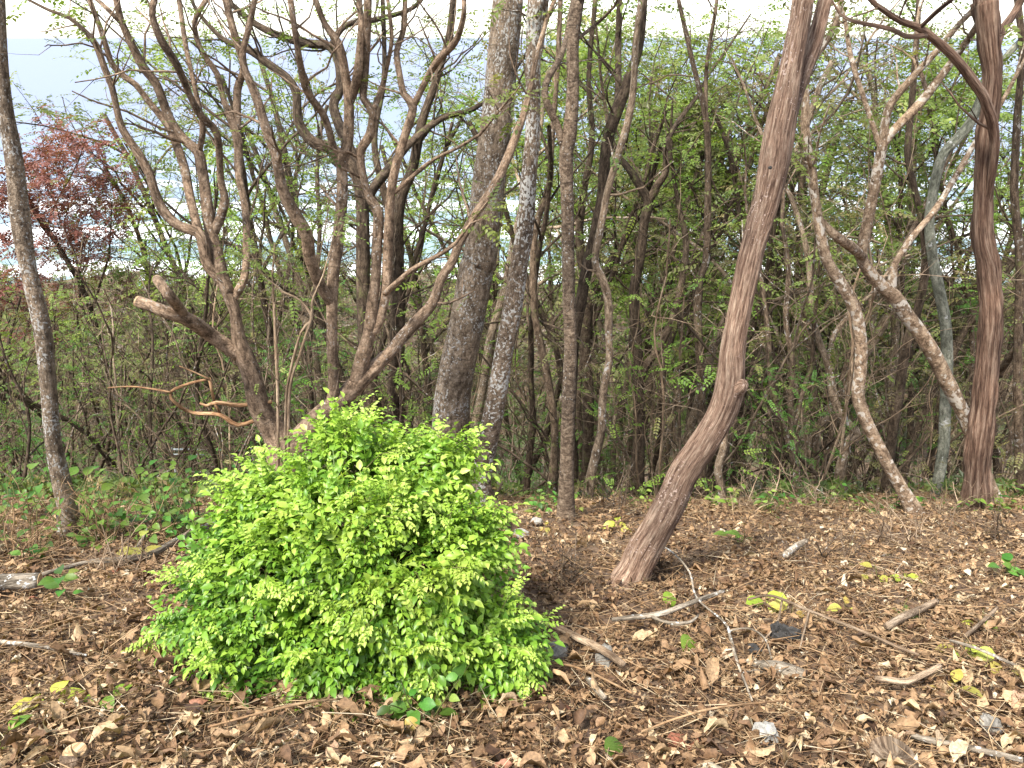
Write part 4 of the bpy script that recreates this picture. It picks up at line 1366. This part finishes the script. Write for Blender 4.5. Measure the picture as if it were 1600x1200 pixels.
# straws and fine twigs
stw = MB()
STRAW = []
for i in range(4):
    m_ = MB()
    a_ = np.random.default_rng(i).normal(0, .07, (2, 2))
    m_.tube(np.array([[-.5, 0, 0, 1], [.05, a_[0, 0], a_[0, 1], 1], [.5, 0, 0, .6]]) * np.array([1, 1, 1, .009]), 3, cap=False)
    STRAW.append((np.vstack(m_.V), np.vstack(m_.F4), np.zeros((0, 3), int), np.full(m_.n, .5)))
x, y = litter_spots(19000)
n = len(x)
k = Rl.integers(0, 4, n)
fr = litter_frames(n, .22)
sz = .05 + .24 * Rl.random(n) ** 1.8
for t in range(4):
    q = k == t
    stw.scatter(STRAW[t], np.stack([x, y, gz(x, y) + .03 + .04 * Rl.random(n)], -1)[q], fr[q], np.stack([sz, sz * .8, sz * .8], -1)[q], Rl.random(n)[q])
x, y = litter_spots(6500)
far_ = y > 2.6
x, y = x[far_], y[far_]
n = len(x)
k = Rl.integers(0, 4, n)
fr = litter_frames(n, .3)
sz = .10 + .30 * Rl.random(n) ** 2
for t in range(4):
    q = k == t
    stw.scatter(STRAW[t], np.stack([x, y, gz(x, y) + .03 + .035 * Rl.random(n)], -1)[q], fr[q], np.stack([sz, sz * .9, sz * .9], -1)[q], np.clip(.45 + .3 * Rl.random(n), 0, 1)[q])
tag(link('dry_straw', stw.mesh('dry_straw', 'leaf_dead'), ground), 'thin dry straws and twiglets among the dead leaves', kind='stuff')
# the dead leaves that show largest are pieces of their own
big = []
for t, tp in enumerate([blade(8, .46, .16, .3, 2, .16, 'ovate', .12, 21, .3), blade(8, .34, .34, .14, 2, .16, 'lance', .10, 22, .3), blade(8, .52, -.18, .4, 2, .18, 'ovate', .14, 23, .35), blade(8, .30, .36, -.3, 2, .14, 'lance', .10, 24, .3), blade(7, .62, .18, -.25, 2, .2, 'round', .16, 25, .45)]):
    m_ = MB()
    m_.add(tp[0], tp[1], None, tp[0] * 4 + t, .5)
    big.append(m_.mesh('fallen_leaf', 'leaf_single'))
cnt = 0
while cnt < 300:
    px, py = Rl.random() * 1700 - 50, 1215 - 330 * Rl.random() ** 1.6
    if 330 < px < 800 and py < 1085:
        continue
    g = ground_hit(px, py)
    z = float(gz(g[0], g[1])) + .035 + .03 * Rl.random()
    fr = litter_frames(1, .28)[0]
    o = link('fallen_leaf', big[int(Rl.integers(5))], ground)
    M = Matrix(fr.tolist()).to_4x4()
    M.translation = Vector((g[0], g[1], z))
    o.matrix_local = M @ Matrix.Scale(float(.05 + .065 * Rl.random() ** 1.6), 4)
    cnt += 1


# ------------------------------------------------------------------ THINGS LYING ON THE LITTER
def lying(name, label, pts, mat, lift=.035, cat='branch', sides=9, cut=None, extra=(), rough=.08):
    """pts (px, py, r px[, lift]) laid on the ground; extra: further forks."""
    root = None
    for k, pp in enumerate([pts, *extra]):
        path = []
        for q in pp:
            g = ground_hit(q[0], q[1])
            r = q[2] / F * depth(g)
            zz = float(gz(g[0], g[1])) + r * .7 + (q[3] if len(q) > 3 else lift) + .02
            path.append((g[0], g[1], zz, r))
        path = smooth_path(np.array(path), .03)
        if root is None:
            b = path[0, :3].copy()
            root = tag(link(name, None, None, b), label, cat)
            root.empty_display_size = .1
        m_ = MB()
        m_.tube(path, sides, rough=rough, seed=k + int(abs(pts[0][0])), freq=30)
        part = link('main_stick' if k == 0 else 'side_twig', m_.mesh('stick', mat, origin=b), root)
        if k == 0 and cut:
            for e in cut:
                i, j = (0, 2) if e == 0 else (-1, -3)
                dd = norm(path[i, :3] - path[j, :3])
                mc = MB()
                mc.tube(np.array([[*(path[i, :3] - dd * .003), path[i, 3] * .96], [*(path[i, :3] + dd * .006), path[i, 3] * .92]]), 14)
                link('cut_face', mc.mesh('cut_face', 'cut_face', smooth=False, origin=b), part)
    return root


lying('cut_log', 'pale cut log lying at the left edge with a round sawn end', [(-90, 938, 13), (-30, 935, 13), (20, 933, 12.5), (68, 930, 12)], 'dead_wood_grey', cat='log', sides=16, cut=(1,), lift=.05, rough=.04)
lying('fallen_branch', 'long grey fallen branch between the left undergrowth and the green bush', [(70, 912, 3.5), (140, 893, 4), (200, 888, 5), (240, 880, 5), (285, 855, 5.5), (330, 834, 5), (365, 820, 4.5)], 'dead_wood_grey', extra=[[(200, 888, 3), (225, 862, 2.5, .06), (235, 850, 1.5, .1)]])
lying('fallen_branch', 'brown bent branch lying just right of the green bush bottom', [(838, 996, 4), (870, 1004, 5), (905, 1022, 6), (940, 1040, 6), (972, 1064, 5.5)], 'dead_wood', lift=.06)
lying('fallen_branch', 'pale grey branch in front of the leaning red trunk', [(955, 992, 3), (990, 989, 4), (1030, 984, 4.5), (1070, 968, 4), (1100, 956, 3.5), (1128, 946, 3)], 'dead_wood_grey', lift=.07, extra=[[(1015, 987, 2.5), (1045, 998, 2.8), (1075, 996, 2.5), (1088, 985, 2)]])
lying('forked_twig', 'whitish crooked twig propped over the leaves right of centre', [(1018, 864, 1.32, 0.080), (1050, 893, 1.45, 0.112), (1074, 920, 1.58, 0.096), (1086, 958, 1.58, 0.080), (1128, 998, 1.72, 0.080), (1138, 1020, 2.38, 0.064), (1150, 1060, 2.24, 0.056), (1172, 1114, 1.72, 0.040)], 'dead_wood_grey', cat='twig', extra=[[(1136, 1010, 1.45, 0.072), (1165, 1008, 1.45, 0.080), (1190, 1022, 1.45, 0.072), (1202, 1048, 1.19, 0.048)], [(1158, 1073, 1.19, 0.056), (1180, 1068, 1.12, 0.056), (1196, 1068, 0.92, 0.040)]])
lying('long_twig', 'long thin pale twig running down the right-hand litter slope', [(1165, 961, 1.8, .08), (1200, 961, 2.2, .10), (1260, 984, 2.4, .09), (1330, 1010, 2.6, .08), (1400, 1036, 2.6, .06), (1430, 1045, 2.2, .05)], 'dead_wood', cat='twig', extra=[[(1217, 967, 1.6, .09), (1210, 995, 1.5, .06), (1188, 1022, 1.4, .05)], [(1259, 983, 1.6, .09), (1252, 1008, 1.5, .05), (1247, 1028, 1.4, .03)]])
lying('broken_stick', 'thick brown broken stick lying at right, below the yellow seedlings', [(1380, 1001, 6), (1405, 986, 6), (1430, 974, 5.5), (1457, 960, 5)], 'dead_wood', cat='stick', lift=.05)
lying('broken_stick', 'pinkish-brown stick bent in a shallow V at lower right', [(1362, 1082, 4), (1390, 1088, 5), (1410, 1090, 5), (1435, 1078, 5), (1462, 1064, 4.5)], 'dead_wood', cat='stick', lift=.05)
lying('thin_stick', 'thin straight stick among yellow leaves near the right edge', [(1478, 1024, 2.2, .06), (1520, 1040, 2.6, .07), (1560, 1056, 2.6, .06), (1585, 1064, 2.2, .05)], 'dead_wood_grey', cat='stick')
lying('pale_stick', 'short bleached stick on the slope right of the red trunk', [(1224, 886, 5), (1238, 875, 5.5), (1256, 863, 4)], 'dead_wood_grey', cat='stick', lift=.06)
lying('slanted_stick', 'short slanted stick at right edge pointing up to the right', [(1502, 1014, 3), (1530, 990, 3.2), (1552, 968, 3)], 'dead_wood', cat='stick', lift=.05)
lying('bottom_stick', 'long grey stick at the bottom edge beside the fibrous stump', [(1410, 1168, 4.5), (1450, 1180, 5), (1510, 1192, 5), (1590, 1212, 4.5)], 'dead_wood_grey', cat='stick', lift=.04)
lying('bottom_twig', 'thin straw-coloured twig crossing the leaves below the bent branch', [(850, 1058, 1.8, .06), (890, 1066, 2, .07), (930, 1082, 2, .07), (985, 1108, 1.6, .06)], 'straw', cat='twig')
lying('left_twig', 'thin grey twig lying on brown leaves at the left edge', [(-30, 1018, 3), (20, 1021, 3.5), (75, 1028, 3), (140, 1041, 2)], 'dead_wood_grey', cat='twig')
lying('grey_root', 'grey weathered piece of wood half buried below the dark charred lump', [(1148, 1046, 3), (1180, 1050, 6), (1205, 1056, 10), (1230, 1062, 11), (1256, 1066, 7)], 'dead_wood_grey', cat='driftwood', lift=.01)
lying('leaf_stalk', 'long thin dry stalk near the bottom middle of the litter', [(1000, 1170, 1.5, .06), (1060, 1150, 2, .07), (1120, 1135, 2, .07), (1220, 1120, 1.5, .06)], 'straw', cat='stalk')
lying('leaf_stalk', 'long dry stalk lying under the bottom of the green bush', [(330, 1160, 1.6, .05), (400, 1145, 2, .06), (480, 1128, 2, .07), (540, 1118, 1.6, .06)], 'straw', cat='stalk')
lying('short_stub', 'short cut pale stick in the litter right of the bush sprig', [(918, 1080, 4.5), (930, 1096, 5), (943, 1110, 4.5)], 'dead_wood_grey', cat='stick', lift=.04)

# dead pale branch hung up beside the many-stemmed tree
Pd = 5.05
base = np.array([*at(405, 655, Pd)])
root = tag(link('dead_orange_branch', None, None, base), 'dead orange-brown broken branch sticking out left of the many-stemmed tree base', 'branch')
for k, pp in enumerate([[(424, 664, 4), (405, 656, 4.5), (371, 664, 4.5), (343, 648, 4.5), (301, 645, 3.8), (276, 631, 3.5), (266, 613, 3), (297, 599, 3), (327, 592, 2.6)], [(425, 628, 4), (374, 633, 4.5), (339, 629, 4), (322, 634, 3), (312, 630, 2)], [(335, 629, 3), (330, 605, 3.2), (327, 590, 3)], [(345, 648, 3), (337, 632, 2.6)], [(266, 613, 2.4), (240, 608, 2), (205, 604, 1.8), (168, 606, 1.4)], [(327, 592, 2), (300, 580, 1.6), (280, 572, 1.2)]]):
    path = np.array([[*at(x, y, Pd + .05 * math.sin(i * 2 + k)), r * .72 / F * 5.9] for i, (x, y, r) in enumerate(pp)])
    m_ = MB()
    m_.tube(smooth_path(path, .05), 8, rough=.1, seed=k)
    link('branch' if k < 2 else 'twig', m_.mesh('branch', 'dead_wood_orange', origin=base), root)


# upright thin pale poles by the many-stemmed tree
for label, pts in (('pale thin upright pole left of the many-stemmed tree fork', [(436, 790, 3), (434, 620, 3), (431, 540, 3), (428, 472, 2.5)]),
                   ('pale thin shoot slanting up to the right beside the upright pole', [(452, 790, 3), (452, 620, 3), (470, 550, 2.8), (487, 495, 2.6), (488, 470, 2.2), (505, 430, 1.6)]),
                   ('pale thin shoot with a hooked top behind the two slanting shoots', [(445, 790, 3), (447, 640, 3), (452, 590, 2.8), (470, 520, 2.6), (487, 497, 2.2), (470, 470, 2), (440, 455, 1.4)])):
    traced('pale_shoot', label, [S(*[(a_, b_, c_ * .85) for a_, b_, c_ in pts], twigs=3, top=(.4, 1))], 'dead_wood', Ybase=4.85, sides=6, rough=.03, seed=int(pts[0][0]), cat='shoot', leaf_tw=.3, leafsize=.14, twig_len=.4, flare=1)


def rock(name, label, px, py, size, mat, seed, cat='stone', sq=(1, .8, .6), sink=.3, sharp=.35):
    g = ground_hit(px, py)
    s = size / F * depth(g)
    n, m = 14, 18
    th = np.linspace(0, math.pi, n)
    ph = np.linspace(0, 2 * math.pi, m, endpoint=False)
    D = np.stack([np.sin(th)[:, None] * np.cos(ph), np.sin(th)[:, None] * np.sin(ph), np.cos(th)[:, None] + 0 * ph], -1)
    rr = 1 + sharp * vnoise(D * 1.6 + seed, seed) + sharp * .5 * vnoise(D * 4 + seed, seed + 1)
    V = (D * rr[..., None] * np.array(sq) * s).reshape(-1, 3)
    i = np.arange(n - 1)[:, None] * m
    j = np.arange(m)[None]
    k = (j + 1) % m
    Qd = np.stack([i + j, i + m + j, i + m + k, i + k], -1).reshape(-1, 4)
    mb = MB()
    mb.add(V, Qd, None, V * 3 + seed)
    o = tag(link(name, mb.mesh(name, mat, smooth=False), None, (g[0], g[1], float(gz(g[0], g[1])) + s * sq[2] * (1 - sink) + .02)), label, cat)
    o.rotation_euler = (0, 0, seed * 1.3)
    return o


rock('pale_stone', 'larger whitish stone at the upper right of the bush', 812, 842, 13, 'rock_white', 2)
rock('pale_stone', 'small whitish stone next to the slim upright trunk foot', 838, 822, 9, 'rock_white', 5)
rock('grey_stone', 'grey stone under the brown bent branch by the bush', 868, 1030, 22, 'rock_grey', 3, sq=(1.2, .8, .5))
rock('grey_stone', 'grey flat stone beneath the pale branch in front of the red trunk', 945, 1035, 20, 'rock_grey', 6, sq=(1.3, .8, .4))
rock('white_stone', 'pale weathered stone at the bottom right of centre', 1192, 1160, 22, 'rock_white', 8, sq=(1, .9, .6))
rock('grey_stone', 'small grey stone in the litter near the lower right corner', 1545, 1142, 17, 'rock_grey', 11)
# dark charred lump
rock('charred_lump', 'black crumpled charred lump among dead leaves right of the white twig', 1232, 1008, 17, 'charred', 14, cat='lump', sq=(1, .7, .8), sharp=.8)
rock('charred_lump', 'pointed dark grey lump touching the black charred lump', 1212, 1004, 17, 'charred', 17, cat='lump', sq=(.7, .6, 1.0), sharp=.7)
rock('dark_lump', 'small blackish lump lying under the white crooked twig', 1176, 1028, 12, 'charred', 19, cat='lump', sq=(1, .7, .6), sharp=.6)


def stump(name, label, px, py, rpx, h, seed, mat='dead_wood', fib=True):
    g = ground_hit(px, py)
    r = rpx / F * depth(g)
    b = np.array([g[0], g[1], float(gz(g[0], g[1]))])
    root = tag(link(name, None, None, b), label, 'stump')
    m_ = MB()
    m_.tube(smooth_path([[*(b + [0, 0, -.06]), r * 1.15], [*(b + [0, 0, h * .5]), r * 1.03], [*(b + [0, .01, h]), r]], .02), 28, rough=.06, fis=.12, seed=seed)
    link('bark', m_.mesh('bark', mat, origin=b), root)
    m_ = MB()
    m_.tube(np.array([[*(b + [0, .01, h - .004]), r * .93], [*(b + [0, .01, h + .008]), r * .86]]), 20)
    link('sawn_top', m_.mesh('sawn_top', 'dead_wood' if fib else 'cut_face', smooth=False, origin=b), root)
    if fib:
        m_ = MB()
        Rs = np.random.default_rng(seed)
        for i in range(110):
            a = Rs.random() * 6.28
            d = np.array([math.cos(a), math.sin(a), .5 + Rs.random()])
            p0 = b + np.array([math.cos(a) * r * .85, math.sin(a) * r * .85, h * .8])
            m_.tube(np.array([[*p0, .002], [*(p0 + norm(d) * r * (.3 + .35 * Rs.random())), .0008]]), 3, cap=False)
        link('fibres', m_.mesh('fibres', 'straw', origin=b), root)
    return root


stump('fibrous_stump', 'low cut stump with frayed fibrous rim at the bottom edge', 1392, 1200, 38, .05, 4)
stump('small_stump', 'small round cut stub poking up at the bottom left corner', 122, 1204, 20, .07, 6, 'bark_tan', False)

# bent dark root stub at the right shoulder of the bush
root = tag(link('bent_root', None, None, ground_hit(797, 842)), 'dark bent root stub rising at the right shoulder of the green bush', 'root')
gb = np.array(root.location)
m_ = MB()
m_.tube(smooth_path(np.array([[*at(800, 850, gb[1]), .022], [*at(797, 832, gb[1]), .024], [*at(790, 806, gb[1]), .022], [*at(772, 778, gb[1] + .05), .02], [*at(764, 760, gb[1] + .05), .015]]), .03), 10, rough=.15, seed=3, freq=25)
link('stem', m_.mesh('stem', 'bark_dark', origin=gb), root)
m_ = MB()
m_.tube(smooth_path(np.array([[*at(772, 778, gb[1] + .05), .012], [*at(780, 765, gb[1]), .009], [*at(785, 752, gb[1]), .004]]), .03), 7, rough=.15, seed=4, freq=25)
link('side_twig', m_.mesh('side_twig', 'bark_dark', origin=gb), root)


# dry twig tangles
def tangle(label, px, py, n, L, seed, mat='dead_wood', spread=.7):
    g = ground_hit(px, py)
    b = np.array([g[0], g[1], float(gz(g[0], g[1]))])
    T = Tree(seed)
    P = params(seg=[.06] * 5, wig=[.18, .25, .3, .3, .3], up=[-.02, -.02, -.03, 0, 0], sides=[4, 3, 3, 3, 3], kids=[4, 2, 0, 0], max=2, leaves=0, ratio=[.55, .55, .5, .5], rr=[.6, .6, .5, .5], **{'from': [.2, .2, .2, .2]})
    for i in range(n):
        T.grow(b + np.array([T.r.normal() * .1, T.r.normal() * .08, 0]), np.array([T.r.normal() * spread, T.r.normal() * spread, .7]), L * (.5 + T.r.random()), .0035 + .003 * T.r.random(), 0, P)
    root = tag(link('dry_twig_tangle', None, None, b), label, 'twigs')
    root.empty_display_size = .1
    link('twigs', T.wood.mesh('twigs', mat, origin=b), root)['kind'] = 'stuff'


tangle('dark dry twig tangle between the bush and the red trunk foot', 885, 905, 16, .34, 61, 'bark_brown')
tangle('dry twig tangle heaped against the foot of the leaning red trunk', 1030, 905, 14, .30, 62, 'bark_brown')
tangle('pale dry twig tangle at the slope edge right of the red trunk', 1180, 800, 16, .40, 63)
tangle('dry twig tangle on the upper slope below the blotchy bowed trunk', 1420, 850, 14, .34, 64)
tangle('brown dry twig tangle on the slope at the far right edge', 1560, 850, 12, .34, 65, 'bark_brown')
tangle('pale dry twig tangle at the slope edge under the fan of stems', 1275, 800, 14, .4, 66)
tangle('dry twig tangle lying in the middle of the right-hand slope', 1300, 880, 12, .26, 67, 'bark_brown')
tangle('dry twig tangle beside the long grey branch on the left', 190, 900, 12, .3, 68)
tangle('pale dry stalks standing up in the undergrowth right of the leaning grey trunk', 175, 850, 12, .5, 69, 'straw', .4)
tangle('pale dry stalks at the left edge above the cut log', 30, 880, 12, .5, 70, 'straw', .4)
tangle('brown dry twigs over the undergrowth behind the long grey branch', 290, 830, 14, .5, 71, 'bark_brown', .5)
tangle('brown dry twig tangle at the slope edge between slim upright and red trunks', 960, 800, 14, .4, 72, 'bark_brown', .6)
tangle('pale dry twig tangle at the slope edge left of the shaggy trunk', 1480, 805, 14, .4, 73, 'dead_wood', .6)

# green pods / round leaves on the litter
ROUND = blade(7, .82, -.10, .18, 2, .04, 'round', .03, 31)


def ground_leaf(label, px, py, size, mat, rot, tilt, rv):
    g = ground_hit(px, py)
    m_ = MB()
    m_.add(ROUND[0] - np.array([.5, 0, 0]), ROUND[1], None, ROUND[0] * 3 + px, rv)
    o = tag(link('green_fallen_leaf', m_.mesh('green_fallen_leaf', mat), None, (g[0], g[1], float(gz(g[0], g[1])) + .06)), label, 'leaf')
    s = size / F * depth(g)
    o.scale = (s, s, s)
    o.rotation_euler = (tilt, .2, rot)


ground_leaf('larger round yellow-green leaf lying left of the white crooked twig', 1078, 1022, 44, 'leaf_seedling', .7, .7, .25)
ground_leaf('smaller round yellow-green leaf lying below the red trunk foot', 1047, 948, 30, 'leaf_seedling', .4, .6, .4)
ground_leaf('olive green leaf on the litter at the bottom middle edge', 960, 1185, 40, 'leaf_under', .5, .5, .6)
ground_leaf('yellow leaf on brown litter beneath the low hanging bush sprig', 644, 1150, 24, 'leaf_yellow', -.5, .6, .8)

# ------------------------------------------------------------------ small plants with leaves of their own
LEAFLIB = {}
for key, tp in (('ovate', blade(6, .62, .10, .28, 1, .03, 'ovate', .03, 41)), ('lance', blade(6, .42, .12, .3, 1, .03, 'lance', .02, 42)), ('round', blade(6, .85, .06, .2, 1, .04, 'round', .04, 43))):
    for c in range(5):
        for mt in ('leaf_seedling', 'leaf_under', 'leaf_yellow', 'leaf_bright'):
            m_ = MB()
            m_.add(tp[0], tp[1], None, tp[0] * 2 + c, (c + .5) / 5)
            LEAFLIB[key, mt, c] = m_.mesh('leaf', mt)


def plant(name, label, px, py, h, nleaf, lsize, mat, shape, seed, group=None, Y=None, stems=1, cat='plant', lean=.25, cols=(0, 5)):
    Rp = np.random.default_rng(seed)
    g = ground_hit(px, py) if Y is None else at(px, py, Y)
    b = np.array([g[0], g[1], float(gz(g[0], g[1]))])
    root = tag(link(name, None, None, b), label, cat, group)
    root.empty_display_size = .1
    sm = MB()
    per = max(1, nleaf // stems)
    for s_ in range(stems):
        d = norm(np.array([Rp.normal() * lean, Rp.normal() * lean, 1]))
        hh = h * (.65 + .5 * Rp.random())
        p1 = b + d * hh
        bend = np.array([Rp.normal() * .15 * h, Rp.normal() * .15 * h, 0])
        path = smooth_path([[*(b + [0, 0, -.03]), .004], [*(b + d * hh * .5 + bend), .003], [*p1, .0012]], .05)
        sm.tube(path, 4, cap=False)
        for i in range(per):
            t = .3 + .7 * (i + Rp.random() * .6) / per
            q = path[min(len(path) - 1, int(t * (len(path) - 1)))][:3]
            a = i * 2.4 + Rp.random()
            D = norm(np.array([math.cos(a), math.sin(a), .25 + Rp.normal() * .25]))
            o = link('leaf', LEAFLIB[shape, mat, int(Rp.integers(*cols))], root)
            M = Matrix(frames_from(D[None], np.array([[Rp.normal() * .25, -.3 + Rp.normal() * .25, 1]]))[0].tolist()).to_4x4()
            pet = q + D * lsize * .25
            sm.tube(np.array([[*q, .0012], [*pet, .0009]]), 3, cap=False)
            M.translation = Vector(pet - b)
            o.matrix_local = M @ Matrix.Scale(float(lsize * (.65 + .6 * Rp.random())), 4)
    link('stem', sm.mesh('stem', 'stem_green', origin=b), root)
    return root


plant('yellow_seedling', 'seedling with bright yellow leaves on a dark stem by the long grey branch', 222, 880, 0.264, 4, 0.130, 'leaf_yellow', 'ovate', 1, cols=(0, 3))
plant('seedling', 'dark green seedling standing between the cut log and the grey branch', 120, 950, 0.240, 9, 0.091, 'leaf_under', 'ovate', 2)
plant('seedling', 'small seedling with pale yellow-green leaves at lower left', 82, 1098, 0.120, 5, 0.111, 'leaf_seedling', 'ovate', 3)
plant('seedling', 'small two-leaved light green seedling left of the bush bottom', 172, 1095, 0.108, 3, 0.091, 'leaf_seedling', 'ovate', 4, cols=(0, 2))
plant('seedling', 'light green seedling sprig at the lower left corner', 10, 1165, 0.096, 4, 0.091, 'leaf_seedling', 'ovate', 5, cols=(0, 3))
plant('yellow_seedling', 'yellow-green lobed seedling leaves above the black charred lump', 1200, 952, 0.084, 3, 0.111, 'leaf_seedling', 'round', 6, cols=(2, 5))
plant('yellow_seedling', 'pair of yellow seedling leaves just right of the yellow-green lobed one', 1238, 962, 0.072, 3, 0.091, 'leaf_yellow', 'ovate', 7)
plant('yellow_seedling', 'row of small yellow leaves on the slope below the blotchy bowed trunk', 1365, 908, 0.132, 5, 0.085, 'leaf_yellow', 'ovate', 8, stems=2)
plant('yellow_seedling', 'small yellow seedling right of the row of small yellow leaves', 1412, 912, 0.108, 3, 0.078, 'leaf_seedling', 'ovate', 9, cols=(3, 5))
plant('yellow_seedling', 'yellow seedling above the thick brown broken stick', 1320, 958, 0.084, 4, 0.078, 'leaf_yellow', 'ovate', 10)
plant('seedling', 'yellow-green seedling cluster near the right edge, upper one', 1535, 985, 0.120, 6, 0.078, 'leaf_seedling', 'ovate', 11, stems=2, cols=(2, 5))
plant('seedling', 'yellow-green seedling cluster near the right edge, lower one', 1505, 1030, 0.120, 7, 0.078, 'leaf_seedling', 'round', 12, stems=2, cols=(1, 5))
plant('yellow_seedling', 'yellow leaves near the right edge below the thin straight stick', 1480, 1082, 0.072, 4, 0.098, 'leaf_yellow', 'ovate', 13)
plant('yellow_seedling', 'single yellow seedling touching the right edge', 1580, 1055, 0.072, 3, 0.091, 'leaf_yellow', 'ovate', 14)
plant('hanging_sprig', 'dark green sprig with larger drooping leaves below the bush', 668, 1130, .26, 16, .07, 'leaf_under', 'ovate', 15, stems=3, lean=.5)
plant('seedling', 'dark green weed on the slope right of the red trunk', 1150, 850, 0.144, 8, 0.104, 'leaf_under', 'lance', 16, stems=3, lean=.6)
plant('seedling', 'small green weed in the middle of the right slope', 1405, 960, 0.108, 6, 0.065, 'leaf_bright', 'ovate', 17, stems=2)
plant('seedling', 'green weed at far right on the upper slope', 1575, 905, 0.144, 8, 0.091, 'leaf_under', 'ovate', 18, stems=2)
plant('yellow_seedling', 'pale yellow leaf plant right of the slim upright trunk', 968, 830, 0.144, 5, 0.091, 'leaf_seedling', 'ovate', 19, cols=(3, 5))
plant('yellow_seedling', 'yellow leaf plant beside the whitish stones', 852, 832, 0.120, 5, 0.078, 'leaf_yellow', 'ovate', 20)

Rz = np.random.default_rng(5)
gl = 'broad-leaved plants in the undergrowth at the left'
for i in range(44):
    px = -60 + 420 * Rz.random()
    py = 905 - 105 * Rz.random() - (30 if px > 200 else 0)
    if px > 150:
        py = min(py, 845)
    nk = ['oval-leaved dark green', 'narrow-leaved dark green', 'oval-leaved yellow-green'][i % 3]
    nz_ = 'left of the leaning grey trunk' if px < 90 else ('right of the leaning grey trunk' if px < 200 else 'behind the long grey fallen branch')
    plant('broadleaf_plant', '%s undergrowth plant %s, %s row' % (nk, nz_, 'front' if py > 860 else ('middle' if py > 830 else 'back')), px, py, .34 + .32 * Rz.random(), 12, .065 + .045 * Rz.random(), ['leaf_under', 'leaf_under', 'leaf_bright'][i % 3], ['ovate', 'lance', 'ovate'][i % 3], 200 + i, gl, stems=3, lean=.45, cols=(0, 4) if i % 3 < 2 else (0, 2))
gl = 'low weeds along the slope edge'
for i in range(34):
    px = 780 + 840 * Rz.random()
    py = 806 - 14 * Rz.random()
    g = ground_hit(px, py)
    nz_ = 'near the slim upright trunk' if px < 940 else ('near the leaning red trunk' if px < 1210 else ('near the mottled bowed trunk' if px < 1440 else 'near the shaggy trunk'))
    plant('edge_weed', 'low %s weed along the litter edge %s' % (['dark oval-leaved', 'bright narrow-leaved', 'dark oval-leaved', 'dark narrow-leaved', 'bright oval-leaved', 'dark narrow-leaved'][i % 6], nz_), px, py, .16 + .2 * Rz.random(), 10, .05 + .03 * Rz.random(), ['leaf_under', 'leaf_bright', 'leaf_under'][i % 3], ['ovate', 'lance'][i % 2], 300 + i, gl, stems=3, lean=.5)

# low ground cover over the crest: nobody could count it
gc = MB()
n = 11000
y = 6.4 + 14 * Rz.random(n) ** 1.2
x = (Rz.random(n) * 2 - 1) * (.74 * y + 1)
keep = vnoise(np.stack([x * 1.3, y * 1.3, x * 0], -1), 51) + .7 * (x < -2.2) > .12 + .25 * Rz.random(n)
x, y = x[keep], y[keep]
n = len(x)
D = np.stack([Rz.normal(0, 1, n), Rz.normal(0, 1, n), .5 + Rz.random(n)], -1)
gc.scatter(TUFT[0], np.stack([x, y, gz(x, y) + .03 + .22 * Rz.random(n)], -1), frames_from(norm(D), np.array([0, 0, 1.0]) + Rz.normal(0, .4, (n, 3))), .06 + .07 * Rz.random(n), Rz.random(n))
tag(link('ground_cover', gc.mesh('ground_cover', 'leaf_cover', smooth=False)), 'low green ground cover spreading under the thicket', 'ground cover', kind='stuff')

# pale rail glimpsed through the thicket on the left
Yr = 16.0
b = at(330, 705, Yr)
root = tag(link('pale_rail', None, None, b), 'pale horizontal double rail glimpsed low through the thicket at left', 'rail')
for dz, r_ in ((0, .022), (-.13, .016)):
    m_ = MB()
    m_.tube(np.array([[*(at(262, 702, Yr) + [0, 0, dz]), r_], [*(at(330, 703, Yr) + [0, 0, dz]), r_], [*(at(400, 704, Yr) + [0, 0, dz]), r_]]), 8)
    link('bar', m_.mesh('bar', 'rail_paint', origin=b), root)
for px in (268, 392):
    q = at(px, 703, Yr)
    m_ = MB()
    m_.tube(np.array([[q[0], q[1], gz(q[0], q[1]) - .2, .03], [q[0], q[1], q[2] + .05, .03]]), 8)
    link('post', m_.mesh('post', 'rail_paint', origin=b), root)
